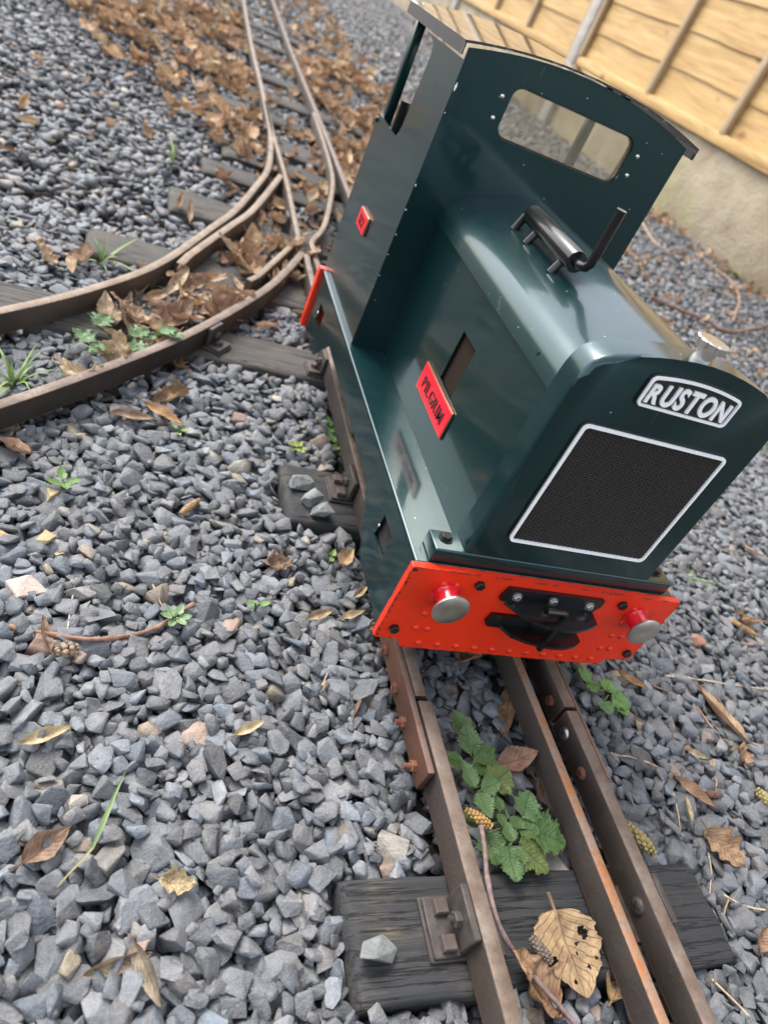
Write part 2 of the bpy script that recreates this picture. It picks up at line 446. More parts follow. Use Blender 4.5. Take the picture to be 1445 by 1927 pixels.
# ------------------------------------------------------------------ sleepers
SLP_TOP = -.0275
DARK = (.040, .041, .043); GREY = (.076, .071, .064); MIDG = (.055, .051, .046)
sleepers = []      # y, x0, x1, width, rotation, colour
SL = [(-.1815, -.149, .149, .071, 0.0, DARK, 'broad charcoal sleeper crossing the rails in front of the red buffer beam'),
      (.2365, -.148, .148, .090, 0.0, DARK, 'charcoal sleeper with three loose stones beside the green side skirt'),
      (.503, -.52, .165, .077, .055, GREY, 'long grey sleeper under the diverging rails beside the rear red beam'),
      (.712, -.378, .20, .086, .03, GREY, 'grey sleeper end poking out beside a tuft of grass'),
      (.965, -.272, .20, .105, .02, GREY, 'grey sleeper end nearest the sharpest bend of the outer rail'),
      (1.20, -.215, .20, .085, 0, MIDG, None), (1.345, -.17, .2, .08, 0, MIDG, None), (1.52, -.135, .23, .11, 0, GREY, None),
      (1.76, -.17, .25, .08, 0, MIDG, None), (2.0, -.15, .28, .085, 0, MIDG, None), (2.26, -.15, .28, .085, 0, MIDG, None),
      (2.55, -.14, .30, .085, 0, MIDG, None), (2.85, -.12, .32, .085, 0, MIDG, None), (3.2, -.1, .34, .085, 0, MIDG, None),
      (3.55, -.08, .36, .085, 0, MIDG, None)]
SLO = []
for y, x0, x1, wd, rot, colr, lab in SL:
    hx_, hy_ = (x1 - x0) / 2, wd / 2; nx_ = max(24, int((x1 - x0) / .0045)); ny_ = 30; sd_ = y * 31.7
    if y > 1.1: nx_, ny_ = 24, 8
    bm = bmesh.new(); G_ = []
    def edge_round(t, h, r=.006):
        q = h - abs(t); return -((r - q) ** 2) / (2 * r) * 1.1 if q < r else 0.
    for i in range(nx_ + 1):
        row = []
        for j in range(ny_ + 1):
            lx = -hx_ + 2 * hx_ * i / nx_; tj = j / ny_ * 2 - 1; tj = math.copysign(1 - (1 - abs(tj)) ** 1.25, tj); ly = hy_ * tj
            ex_ = .0025 * mnoise.noise(Vector((ly * 60, sd_, 5))) * abs(lx / hx_) ** 8; ey_ = .0016 * mnoise.noise(Vector((lx * 22, sd_, 9))) * abs(tj) ** 6
            zz = SLP_TOP + .0005 * mnoise.noise(Vector((lx * 7, ly * 260, sd_))) + .0009 * mnoise.noise(Vector((lx * 4, ly * 24, sd_)))
            ck = mnoise.noise(Vector((lx * 5.0, ly * 62, sd_ + 20)))
            if abs(ck) < .045: zz -= .0026 * (1 - abs(ck) / .045) * max(0., mnoise.noise(Vector((lx * 7, ly * 20, sd_ + 40))) + .25)
            zz += edge_round(lx, hx_) + edge_round(ly, hy_)
            row.append(bm.verts.new(((x0 + x1) / 2 + lx + ex_, y + ly + ey_, zz)))
        G_.append(row)
    for i in range(nx_):
        for j in range(ny_): bm.faces.new((G_[i][j], G_[i + 1][j], G_[i + 1][j + 1], G_[i][j + 1]))
    rim = [G_[i][0] for i in range(nx_ + 1)] + [G_[nx_][j] for j in range(1, ny_ + 1)] + [G_[i][ny_] for i in range(nx_ - 1, -1, -1)] + [G_[0][j] for j in range(ny_ - 1, 0, -1)]
    low = [bm.verts.new((v.co.x, v.co.y, -.075)) for v in rim]; nr = len(rim)
    for k in range(nr): bm.faces.new((rim[k], rim[(k + 1) % nr], low[(k + 1) % nr], low[k]))
    bm.faces.new(low)
    e = from_bm('sleeper', bm, 'sleeper', None, 60, colr)
    e.rotation_euler.z = rot
    if lab: tag(e, lab, 'sleeper', 'sleepers under the track')
    else: tag(e, 'weathered sleeper half buried in dry leaves behind the locomotive', 'sleeper', 'sleepers under the track')
    SLO.append(e)
SLM = []
for y, x0, x1, wd, rot, colr, lab in SL:
    SLM.append((((x0 + x1) / 2), y, (x1 - x0) / 2, wd / 2, rot))

# ------------------------------------------------------------------ rails
RAIL_Z0 = -.0242
RAILP = []
def rail(name, pts, width, mat, label, z1=0.0, step=.03, smooth_path=True, z0=RAIL_Z0):
    path = catmull(pts, step) if smooth_path else [Vector((*p, 0)) for p in pts]
    RAILP.append((np.array([(p.x, p.y) for p in path]), width))
    h = width / 2; c = .0011
    prof = [(-h, z0), (-h, z1 - c), (-h + c * .4, z1 - c * .35), (-h + c, z1), (h - c, z1), (h - c * .4, z1 - c * .35), (h, z1 - c), (h, z0)]
    bm = bmesh.new(); rings = []
    for i, p in enumerate(path):
        d = (path[min(i + 1, len(path) - 1)] - path[max(i - 1, 0)]).normalized(); nrm = Vector((d.y, -d.x, 0))
        rings.append([bm.verts.new((p.x + nrm.x * a, p.y + nrm.y * a, zz)) for a, zz in prof])
    for A, B in zip(rings, rings[1:]):
        for k in range(8): bm.faces.new((A[k], B[k], B[(k + 1) % 8], A[(k + 1) % 8]))
    bm.faces.new(rings[0]); bm.faces.new(rings[-1])
    o = from_bm(name, bm, mat, None, 35)
    return tag(o, label, 'rail')

rl1 = rail('rail', [(-.0695, -.9), (-.0695, -.0290)], .0120, 'rail', 'rusty bar rail bolted to a three bolt fishplate in front of the left buffer')
rl2 = rail('rail', [(-.0718, -.0245), (-.0708, .2), (-.066, .55), (-.0615, .78), (-.0590, .835)], .0100, 'rail', 'rusty bar rail running under the green locomotive to the crossing nose')
rr1 = rail('rail', [(.0695, -.9), (.0695, -.0305)], .0120, 'rail', 'dark bar rail with slotted screw heads beside the orange rusted bar')
rr2 = rail('rail', [(.0695, -.0265), (.0700, .55), (.0780, 1.0), (.0858, 1.228), (.0955, 1.555), (.1040, 1.918), (.1125, 2.31), (.1268, 2.88), (.1648, 3.99), (.185, 4.5)], .0120, 'rail', 'straight rail farthest from the gravel bed beyond the cab')
rmid = rail('middle_rail', [(.0350, -.9), (.0350, .60)], .0088, 'rail_mid', 'narrow bar rail with bright orange rust along its top', z1=-.0006)
rst = rail('curved_rail', [(.02, 4.3), (-.0071, 3.5236), (-.0379, 2.5212), (-.048, 1.9781), (-.0571, 1.6133), (-.066, 1.4261), (-.089, 1.2172), (-.1215, 1.0835), (-.1717, .9097), (-.2102, .8104), (-.2799, .6361), (-.3442, .5261), (-.4357, .4082), (-.62, .21)], .0115, 'rail_far', 'outer curved rail sweeping from the leaf covered track to the gravel')
rbl = rail('closure_rail', [(-.0500, 1.78), (-.0560, 1.4897), (-.0560, 1.30), (-.0575, 1.15), (-.0639, .9397), (-.0660, .878), (-.070, .862), (-.0850, .827), (-.1515, .672), (-.165, .650)], .0092, 'rail_far', 'closure rail kinked at the crossing with a flared end', step=.015)
rck = rail('check_rail', [(-.066, 1.189), (-.1379, .9461), (-.1839, .8315), (-.2480, .6745), (-.2590, .640)], .0115, 'rail_far', 'short check rail lying close inside the outer curved rail', step=.02)
rbr = rail('switch_rail', [(.0915, 1.86), (.0801, 1.5743), (.067, 1.3623), (.0477, 1.221), (-.0026, .9893), (-.0370, .893), (-.0430, .875), (-.0445, .84), (-.0450, .70)], .0092, 'rail_far', 'curved switch rail bending beside the crossing nose behind the cab', step=.015)
rid = rail('curved_rail', [(-.0600, .832), (-.1025, .7243), (-.1441, .6329), (-.221, .4995), (-.2912, .3966), (-.4094, .2504), (-.54, .11)], .0115, 'rail', 'inner curved rail passing over the long grey sleeper')

def fishplate(parent, x0, x1, y0, y1, name='fishplate'):
    return box(name, x0, x1, y0, y1, -.0240, -.0010, 'fish', parent, .0012)
fp = fishplate(rl1, -.0826, -.0769, -.0885, .060)
def nut(o, d, r, h, mat, parent, thread=0):
    bm = bmesh.new(); bm_lathe(bm, o, d, [(r, 0), (r, h * .85), (r * .85, h)], 6)
    if thread:
        pr = []
        for k in range(9): pr += [(r * .48, h * .8 + thread * k / 9), (r * .40, h * .8 + thread * (k + .5) / 9)]
        bm_lathe(bm, o, d, pr, 12)
    return from_bm('nut', bm, mat, parent)
for y, zz, th in ((-.0076, -.0150, .002), (-.0376, -.0165, .005), (-.0737, -.0170, .007), (.03, -.015, .003)):
    nut((-.0826, y, zz), (-1, 0, 0), .0046, .0036, 'rustbolt', fp, th)
fp2 = fishplate(rr1, .0764, .0798, -.0905, .050)
nut((.0635, -.0120, -.0129), (-1, 0, 0), .0048, .0035, 'rustbolt', rr2)
def screw_head(o, d, r, mat, parent, name='screw'):
    s = dome(name, o, d, r, r * .45, mat, parent, 18)
    u, v, dd = basis(d); bm = bmesh.new(); o = Vector(o)
    a = u * .8 + v * .6
    for aa in (a, a.cross(dd)):
        bm_tube(bm, [o + dd * r * .40 - aa * r * .62, o + dd * r * .455, o + dd * r * .40 + aa * r * .62], r * .085, 6)
    from_bm('slot', bm, 'gasket', s) if parent is None else from_bm('screw_slot', bm, 'gasket', parent)
    return s
screw_head((.0635, -.0437, -.0132), (-1, 0, 0), .0058, 'buffer', rr1)
screw_head((.0635, -.0799, -.0132), (-1, 0, 0), .0052, 'rustbolt', rr1)
screw_head((.0635, -.1805, -.0128), (-1, 0, 0), .0062, 'chair', rr1)

def chair(parent, cx, cy, ang, w=.038, out=.024, inn=.030, bolts=2, mirror=1, mat='chair'):
    """bolted iron rail bracket; rail side at local x=0, base towards -x"""
    bm = bmesh.new()
    bm_box(bm, -out, inn, -w / 2, w / 2, 0, .0030, .0006, 1)
    bm_box(bm, -out + .0015, -.0045, -w / 2 + .001, w / 2 - .001, .0031, .0062, .0008, 1)
    bm_box(bm, -.0052, -.0002, -w * .44, w * .44, .0031, .0275, .0008, 1)
    rm = Matrix.Translation((cx, cy, SLP_TOP + .0002)) @ Matrix.Rotation(ang, 4, 'Z') @ Matrix.Diagonal((mirror, 1, 1, 1))
    bm.transform(rm); c = from_bm('chair', bm, mat, parent, 40)
    for k in range(bolts):
        yy = (k - (bolts - 1) / 2) * w * .56
        p = rm @ Vector((-out * .52, yy, .0062)); hb = hexbolt('bolt', p, (random.uniform(-.06, .06), random.uniform(-.06, .06), 1), .0066 if bolts == 2 else .0052, .0050, 'chairtop', c, 4 if bolts == 2 else 6)
    p = rm @ Vector((-.0052, 0, .0155)); d = (rm.to_3x3() @ Vector((-1, 0, 0)))
    nut(p, d, .0050, .0045, 'chair', c, .004)
    return c
chair(SLO[0], -.0757, -.1802, 0)
chair(SLO[0], .0757, -.1802, 0, out=.008, inn=.02, bolts=0, mirror=-1)
chair(SLO[1], -.0768, .2455, 0)
chair(SLO[2], -.0720, .490, .0, w=.030, out=.022, bolts=1)
chair(SLO[2], -.2170, .4935, 2.60, w=.032, out=.022, bolts=1)
for k, xx, yy in ((6, -.0755, 1.345), (7, -.0690, 1.52)):
    chair(SLO[k], xx, yy, 0, w=.034, out=.024, bolts=1)
chair(SLO[4], -.0715, .975, 0, w=.032, out=.022, bolts=1)

# ------------------------------------------------------------------ locomotive
LOCO = empty('locomotive', (0, .24, 0), 'dark green miniature diesel locomotive with red buffer beams and open cab', 'locomotive')
YX = lambda u, v, d: (d, u, v)        # loops in (y, z), depth x
XZ = lambda u, v, d: (u, d, v)        # loops in (x, z), depth y
XY = lambda u, v, d: (u, v, d)

# buffer beams -------------------------------------------------
def jag(pts, amp, n):
    out = []
    for (a, b_), (c, d) in zip(pts, pts[1:]):
        for k in range(n):
            t = k / n; out.append((a + (c - a) * t + random.uniform(-amp, amp) * (k > 0), b_ + (d - b_) * t + random.uniform(-amp, amp) * (k > 0)))
    out.append(pts[-1]); return out
bl = [(-.1210, .1112), (-.1217, .1105), (-.1217, .0362), (-.1211, .0356)]
bot = jag([(-.1211, .0356), (-.1000, .0350)], .0002, 5)[1:] + jag([(-.1000, .0350), (-.0985, .0335), (-.0990, .0300), (-.0957, .0266)], .0004, 3)[1:] \
    + jag([(-.0957, .0266), (.0945, .0262)], .0003, 26)[1:] + jag([(.0945, .0262), (.0965, .0325), (.1060, .0342), (.1211, .0356)], .0004, 4)[1:]
br = [(.1217, .0362), (.1217, .1105), (.1210, .1112)]
beam = plate('buffer_beam', bl + bot + br, [], XZ, .0002, .0058, 'red', LOCO, smooth=30)
beam['label'] = 'red front buffer beam with rivets and chipped edges'
for x, z in [(-.0917, .0981), (-.0823, .0983), (-.0926, .0817), (-.083, .0817), (-.0921, .0662), (-.083, .066), (-.0924, .0498), (-.0828, .0499),
             (.0836, .0971), (.0939, .0974), (.0826, .0808), (.092, .0808), (.0828, .0647), (.0928, .0645), (.0824, .0479), (.092, .0481)] + [(-.083 + .01649 * k, .0332) for k in range(11)]:
    dome('rivet', (x, .0002, z), (0, -1, 0), .0029, .0019, 'red', beam)
for x, z in [(-.0647, .1024), (-.1097, .0474), (.0673, .1014), (.1123, .0452)]:
    hexbolt('bolt', (x, .0002, z), (0, -1, 0), .0040, .0036, 'boltblack', beam)
rbeam = plate('buffer_beam', rrect(-.1217, .1217, .0357, .1112, .0006, 2), [], XZ, .4768, .4870, 'red', LOCO, smooth=30)
rbeam['label'] = 'red rear buffer beam seen end on'
# buffers
for x in (-.0870, .0890):
    bf = lathe('buffer', (x, .0002, .0900), (0, -1, 0), [(.0112, 0), (.0112, .0012), (.0092, .0016), (.0084, .004), (.0080, .0125), (.0092, .0140), (.0092, .0142)], 'red2', LOCO, 28)
    lathe('buffer_head', (x, -.0140, .0895), (0, -1, 0), [(.0085, 0), (.0135, .0006), (.0140, .0016), (.0138, .0026), (.0115, .0036), (.0070, .0042), (0, .0044)], 'buffer', bf, 36, 50)
# coupling
cp = plate('coupling', [(-.0432, .0925), (-.0432, .0962), (-.0405, .1052), (.0462, .1052), (.0462, .0985), (.0420, .0925)], [], XZ, -.0036, 0.0, 'black', LOCO)
plate('coupling_plate', [(-.0385, -.0036), (-.0269, -.0165), (-.0205, -.0200), (-.0138, -.0226), (-.006, -.0247), (.0006, -.0257), (.010, -.0258), (.0203, -.0245), (.0310, -.0210), (.0405, -.0165), (.0420, -.0036)], [], XY, .0895, .0925, 'black', cp)
plate('coupling_plate', [(-.0400, -.0004), (-.0400, -.0040), (-.0290, -.0045), (-.0225, -.0130), (-.012, -.0172), (-.0014, -.0198), (.0110, -.0212), (.0231, -.0208), (.0350, -.0178), (.0430, -.0125), (.0430, -.0004)], [], XY, .0640, .0668, 'black', cp)
plate('coupling_flange', [(-.0420, .0668), (-.0400, .0760), (.0420, .0760), (.0430, .0668)], [], XZ, -.0030, 0.0, 'black', cp)
for x in (-.0315, .0010, .0350):
    hexbolt('bolt', (x, -.0036, .0985), (0, -1, 0), .0030, .0026, 'buffer', cp, washer=True)
pts = [(.0085, -.0150, .0560), (.0085, -.0150, .0960), (.0070, -.0152, .0985), (.0040, -.0155, .0995), (-.0115, -.0162, .1000)]
tube('coupling_pin', pts, .0026, 'black', cp, 12)

def chip(parent, cx, cz, rx_, rz_, y0, y1, mat, seed):
    r = random.Random(seed); n = 9
    lp = [(cx + rx_ * r.uniform(.45, 1.1) * math.cos(6.283 * k / n), cz + rz_ * r.uniform(.45, 1.1) * math.sin(6.283 * k / n)) for k in range(n)]
    plate('paint_chip', lp, [], XZ, y0, y1, mat, parent)
for k, (cx, cz, a_, b2) in enumerate([(-.1190, .1085, .0022, .0022), (-.1200, .1000, .0007, .0012), (-.1203, .0955, .0010, .0020), (-.1196, .0925, .0006, .0008), (-.1203, .0840, .0006, .0016), (-.1205, .0770, .0005, .0022), (-.1200, .0700, .0006, .0012),
        (-.1202, .0640, .0008, .0024), (-.1198, .0580, .0006, .0010), (-.1203, .0505, .0007, .0018), (-.1200, .0440, .0010, .0016), (-.1196, .0385, .0016, .0012), (-.1080, .0362, .0014, .0006), (-.0930, .0275, .0016, .0006), (-.0480, .0272, .0014, .0005),
        (.0250, .0272, .0012, .0005), (.0900, .0275, .0020, .0007), (.1150, .0365, .0016, .0007), (.1204, .0800, .0005, .0014), (.0500, .1100, .0020, .0005), (-.0850, .1102, .0012, .0005)]):
    chip(beam, cx, cz, a_, b2, -.00002, .0004, 'dull', k)

# running board, skirts, chassis -------------------------------
box('running_board', -.1179, .1179, .0060, .4766, .1072, .1108, 'green', LOCO, .0016, 4)
SK = [(.0060, .1074), (.0060, .0366), (.0500, .0368), (.0690, .0358), (.0790, .0358), (.0860, .0385), (.1130, .0605), (.1300, .0750), (.1380, .0776), (.3560, .0778), (.3640, .0740), (.3830, .0582), (.4040, .0395), (.4140, .0385), (.4766, .0385), (.4766, .1074)]
H1 = [(.0508, .0672), (.0785, .0668), (.0770, .0892), (.0520, .0898)]; H2 = [(.4142, .0648), (.4400, .0650), (.4403, .0865), (.4150, .0862)]
for sgn in (-1, 1):
    sk = plate('side_skirt', SK, [H1, H2], YX, sgn * .1175, sgn * .1155, 'green', LOCO)
    for hh in (H1, H2):
        lathe('skirt_screw', (sgn * .1175, hh[1][0] - .001, hh[2][1] - .012), (sgn, 0, 0), [(.0016, 0), (.0014, .0008), (0, .0011)], 'steel', sk, 10)
    plate('frame', [(.0062, .0400), (.4764, .0400), (.4764, .1073), (.0062, .1073)], [], YX, sgn * .046, sgn * .050, 'dull', LOCO)
    box('axle_box', sgn * .097, sgn * .114, .046, .083, .060, .095, 'dull', LOCO, .002)
for y in (.165, .330):
    lathe('axle', (-.0600, y, .0420), (1, 0, 0), [(.0070, 0), (.0070, .12)], 'dull', LOCO, 14)
    for sgn in (-1, 1):
        lathe('wheel', (sgn * .0565, y, .0420), (sgn, 0, 0), [(.030, .0), (.0465, .0), (.0470, .0025), (.0425, .0045), (.0418, .0160), (.0395, .0165), (.037, .012), (.014, .012), (.013, .018), (0, .018)], 'wheel', LOCO, 36)

# cab -----------------------------------------------------------
CY = .3076; CW = .1133
def roofz(x): return .3945 - .0155 * (x / .1133) ** 2
topfront = [(CW - 2 * CW * k / 24, roofz(CW - 2 * CW * k / 24) - .0012) for k in range(25)]
WIN = rrect(-.0637, .0637, .3278, .3687, .0098, 6)
cf = plate('cab_front', [(-CW, .1110), (CW, .1110)] + topfront, [WIN], XZ, CY, CY + .0018, 'green', LOCO, smooth=35)
wp = plate('window_pane', rrect(-.0690, .0690, .3240, .3725, .006, 4), [], XZ, CY + .0021, CY + .0033, 'pane', cf)
gk = plate('window_gasket', rrect(-.0690, .0690, .3240, .3725, .008, 5), [rrect(-.0625, .0625, .3290, .3675, .0090, 6)], XZ, CY + .0036, CY + .0066, 'gasket', cf)
for x in (-.0715, .0715):
    for z in (.3571, .3402):
        s = dome('screw', (x, CY, z), (0, -1, 0), .0021, .0012, 'steel', cf, 14)
for k, (cx, cz, a_, b2) in enumerate([(-.1118, .3500, .0013, .0034), (-.1122, .2700, .0006, .0016), (-.1122, .2480, .0007, .0014), (-.1120, .2250, .0006, .0009), (-.1122, .2060, .0005, .0007), (-.1122, .1850, .0005, .0008), (-.1121, .3300, .0005, .0006)]):
    chip(cf, cx, cz, a_, b2, CY - .0002, CY + .0004, 'white', 50 + k)
CS = [(CY + .0019, .1110), (CY + .0019, .3690), (.4300, .3690), (.4236, .3676), (.4130, .3672), (.4040, .3660), (.3985, .3635), (.3955, .3595), (.3942, .3540), (.3940, .3470), (.3960, .3300), (.3980, .3150), (.3998, .2950), (.4030, .2880), (.4084, .2820), (.4922, .2824), (.4922, .1113)]
for sgn in (-1, 1):
    sd = plate('cab_side', CS, [], YX, sgn * CW, sgn * (CW - .0016), 'green', LOCO)
    box('cab_post', min(sgn * .1115, sgn * .1020), max(sgn * .1115, sgn * .1020), .4735, .4830, .2600, .3850, 'green', LOCO, .0010)
    dome('post_screw', (sgn * CW, .4875, .2765), (sgn, 0, 0), .0030, .0026, 'boltblack', sd, 14)
plate('cab_rear', [(-.1116, .1113), (.1116, .1113), (.1116, .2000), (-.1116, .2000)], [], XZ, .4890, .4906, 'green', LOCO)
box('cab_bracket', -.1112, -.0960, .4380, .4405, .1120, .3080, 'black', LOCO, .0008)
# roof sheet with turned-down lips
N = 28; RW = .1206
ot = [(-RW + 2 * RW * k / N) for k in range(N + 1)]
def rz(x): return .3962 - .0140 * (x / RW) ** 2
outl = [(-RW, .3722)] + [(x, rz(x)) for x in ot] + [(RW, .3722), (RW - .0018, .3722)] + [(x * (RW - .0018) / RW, rz(x) - .0016) for x in reversed(ot)] + [(-RW + .0018, .3722)]
bm = bmesh.new(); A = [bm.verts.new((x, .3005, z)) for x, z in outl]; B = [bm.verts.new((x, .4895, z)) for x, z in outl]; L = len(outl)
for k in range(L): bm.faces.new((A[k], B[k], B[(k + 1) % L], A[(k + 1) % L]))
for R_ in (A, B):
    n2 = N + 1
    top = R_[1:1 + n2]; bt = list(reversed(R_[3 + n2:3 + 2 * n2]))
    for k in range(n2 - 1): bm.faces.new((top[k], top[k + 1], bt[k + 1], bt[k]))
    bm.faces.new((R_[0], top[0], bt[0], R_[-1])); bm.faces.new((top[-1], R_[1 + n2], R_[2 + n2], bt[-1]))
b = NB('cab_roof_paint'); col = b.mix(b.noise(12, 3), (.006, .007, .007), (.014, .015, .014))
wearr = b.math('MULTIPLY', b.ramp(edge_wear(b), [(.03, 0), (.1, 1)]), b.ramp(b.noise(130, 4), [(.56, 0), (.62, 1)]))
b.P(Base_Color=b.mix(wearr, col, (.5, .48, .44)), Roughness=.12, Coat_Weight=1.0, Coat_Roughness=.02, Specular_IOR_Level=1.0, Coat_IOR=1.8)
b.bump(b.math('ADD', b.math('MULTIPLY', b.noise(9, 2), 3.0), b.noise(90, 3)), .06, .001); M['roof'] = b.m
from_bm('cab_roof', bm, 'roof', LOCO, 30)

# number plate
np_ = box('number_plate', -CW - .0028, -CW, .3885, .4250, .1880, .2072, 'brass', LOCO, .0012)
box('plate_face', -CW - .0031, -CW - .0027, .3897, .4238, .1891, .2061, 'plate_red', np_, .0001, 1)

# bonnet --------------------------------------------------------
BT = [(.0815, .2485), (.0800, .2575), (.0782, .2635), (.0754, .2682), (.0716, .2720), (.0675, .2748), (.0600, .2776), (.0456, .2827), (.0320, .2872), (.0200, .2908), (.0100, .2934), (.0, .2944)]
BT = BT + [(-x, z) for x, z in reversed(BT[:-1])]
Bi = [(x * (1 - .0016 / .0800), z - .0014 * (abs(x) < .078)) for x, z in BT]
bm = bmesh.new(); nB = len(BT)
rings = [[bm.verts.new((x, y, z)) for x, z in P_] for P_, y in ((BT, .0288), (BT, CY - .0002), (Bi, CY - .0002), (Bi, .0288))]
for k in range(nB - 1):
    for a in range(4):
        R0, R1 = rings[a], rings[(a + 1) % 4]; bm.faces.new((R0[k], R0[k + 1], R1[k + 1], R1[k]))
for k in (0, nB - 1): bm.faces.new([r[k] for r in rings])
bon = from_bm('bonnet_cover', bm, 'green', LOCO, 35)
for sgn in (-1, 1):
    bs = plate('bonnet_side', [(.0288, .1110), (CY - .0002, .1110), (CY - .0002, .2600), (.0288, .2600)], [[(.1395, .1668), (.1715, .1672), (.1700, .2122), (.1382, .2125)]], YX, sgn * .0785, sgn * .0768, 'green', LOCO)
    box('vent_dark_recess', min(sgn * .0755, sgn * .0735), max(sgn * .0755, sgn * .0735), .1340, .1760, .160, .218, 'vent', bs)  # added dark sheet behind the opening, stands in for its shaded recess
    for y, z in ((.0609, .2565), (.2850, .2565)):
        lathe('screw_hole', (sgn * .0804, y, z), (sgn, 0, 0), [(.0018, 0), (.0018, .0002), (.0012, .0004), (0, .0004)], 'gasket', bon, 12)
# name plate with its letters
def text_mesh(s, size, ext, off):
    cu = bpy.data.curves.new('txt', 'FONT'); cu.body = s; cu.size = size; cu.extrude = ext; cu.offset = off; cu.resolution_u = 6
    o = bpy.data.objects.new('txt', cu); COL.objects.link(o)
    bpy.context.view_layer.update()
    me = bpy.data.meshes.new_from_object(o.evaluated_get(bpy.context.evaluated_depsgraph_get()))
    bpy.data.objects.remove(o); bpy.data.curves.remove(cu); return me
def letters(word, width, height, fn, mat, parent, thick, off=.0, gap=.12, arch=0., ital=0.):
    """lays the letters of a word out on a plate, each its own mesh; fn(s, t, d) -> world"""
    ms = [text_mesh(c, 1.0, .5, off) for c in word]; dims = []
    for me in ms:
        co = np.array([v.co[:] for v in me.vertices]); dims.append((co[:, 0].min(), co[:, 0].max(), co[:, 1].min(), co[:, 1].max()))
    tot = sum(d[1] - d[0] for d in dims) + gap * (len(word) - 1); k = width / tot; x = 0
    for c, me, d in zip(word, ms, dims):
        for v in me.vertices:
            s = (x + v.co.x - d[0]) * k; t = (v.co.y - d[2]) / (d[3] - d[2])
            hh = height * (1 + arch * (1 - ((s - width / 2) / (width / 2)) ** 2))
            v.co = fn(s + ital * (t - .5) * height, t * hh, (v.co.z + .5) * thick)
        if fn(1, 0, 0)[0] == fn(0, 0, 0)[0]: pass
        me.update(); x += d[1] - d[0] + gap
        bmx = bmesh.new(); bmx.from_mesh(me); bpy.data.meshes.remove(me)
        from_bm('letter', bmx, mat, parent, 30)
PX = -.0786
pl = box('name_plate', PX - .0018, PX - .0002, .1215, .2030, .1383, .1645, 'brass', LOCO, .0012)
box('plate_face', PX - .0021, PX - .0017, .1227, .2018, .1395, .1633, 'plate_red', pl, .0001, 1)
letters('PILGRIM', .0590, .0112, lambda s, t, d: (PX - .0020 - d, .1915 - s, .1455 + t), 'ldark', pl, .0008, .010, .16)
letters('122', .0175, .0100, lambda s, t, d: (-CW - .0030 - d, .4150 - s, .1928 + t), 'ldark', np_, .0008, .010, .16)

# radiator ------------------------------------------------------
hs = [(.0850, .1236), (.0822, .2640), (.0816, .2700), (.0804, .2760), (.0780, .2815), (.0735, .2856), (.0660, .2892), (.0514, .2932), (.0400, .2958), (.0280, .2979), (.0130, .2996), (0, .3001)]
ro = hs + [(-x, z) for x, z in reversed(hs[:-1])]
bm = bmesh.new(); A = [bm.verts.new((x, .0083, z)) for x, z in ro]; B = [bm.verts.new((x, .0286, z)) for x, z in ro]; L = len(ro)
for k in range(L): bm.faces.new((A[k], B[k], B[(k + 1) % L], A[(k + 1) % L]))
fa = bm.faces.new(A); bm.faces.new(B)
bmesh.ops.bevel(bm, geom=[e for e in fa.edges if max(v.co.z for v in e.verts) > .13], offset=.0042, segments=5, affect='EDGES', profile=.5)
rd = from_bm('radiator_shell', bm, 'green', LOCO, 32)
FY = .0083
gp = plate('grille', rrect(-.0590, .0590, .1437, .2425, .003, 4), [], XZ, FY - .0012, FY, 'grille', LOCO)
plate('grille_frame', rrect(-.0606, .0606, .1421, .2441, .0045, 6), [rrect(-.0584, .0584, .1443, .2419, .0030, 6)], XZ, FY - .0028, FY - .0003, 'white', gp)
plate('grille_seal', rrect(-.0618, .0618, .1412, .2454, .0055, 6), [rrect(-.0600, .0600, .1427, .2435, .0040, 6)], XZ, FY - .0014, FY + .0002, 'gasket', gp)
bm = bmesh.new()
gx0, gx1, gz0, gz1 = -.0582, .0582, .1445, .2417; t_ = .00028; cxn, czn = .0041, .0027
for sg in (1, -1):
    sl_ = czn / cxn * sg
    k0 = int((gz0 - abs(sl_) * .13) / czn) - 2
    c0 = gz0 - .0582 * abs(sl_) * 2
    while c0 < gz1 + .0582 * abs(sl_) * 2:
        # z = c0 + sl*x, clipped
        xs = [gx0, gx1]
        for zz in (gz0, gz1): xs.append((zz - c0) / sl_)
        lo = max(gx0, min(xs[2:])); hi = min(gx1, max(xs[2:]))
        if hi - lo > .001:
            a = Vector((lo, 0, c0 + sl_ * lo)); e_ = Vector((hi, 0, c0 + sl_ * hi)); d = (e_ - a).normalized(); nn = Vector((-d.z, 0, d.x)) * t_
            yb, yf = FY - .0013, FY - .00175
            vs = [bm.verts.new((q.x, yy, q.z)) for q in (a - nn, a + nn, e_ + nn, e_ - nn) for yy in (yb,)]
            vt = [bm.verts.new((q.x, yf - .00003 * sg, q.z)) for q in (a - nn * .4, a + nn * .4, e_ + nn * .4, e_ - nn * .4)]
            bm.faces.new(vt)
            for k in range(4): bm.faces.new((vs[k], vs[(k + 1) % 4], vt[(k + 1) % 4], vt[k]))
        c0 += czn
from_bm('grille_mesh', bm, 'wire', gp)
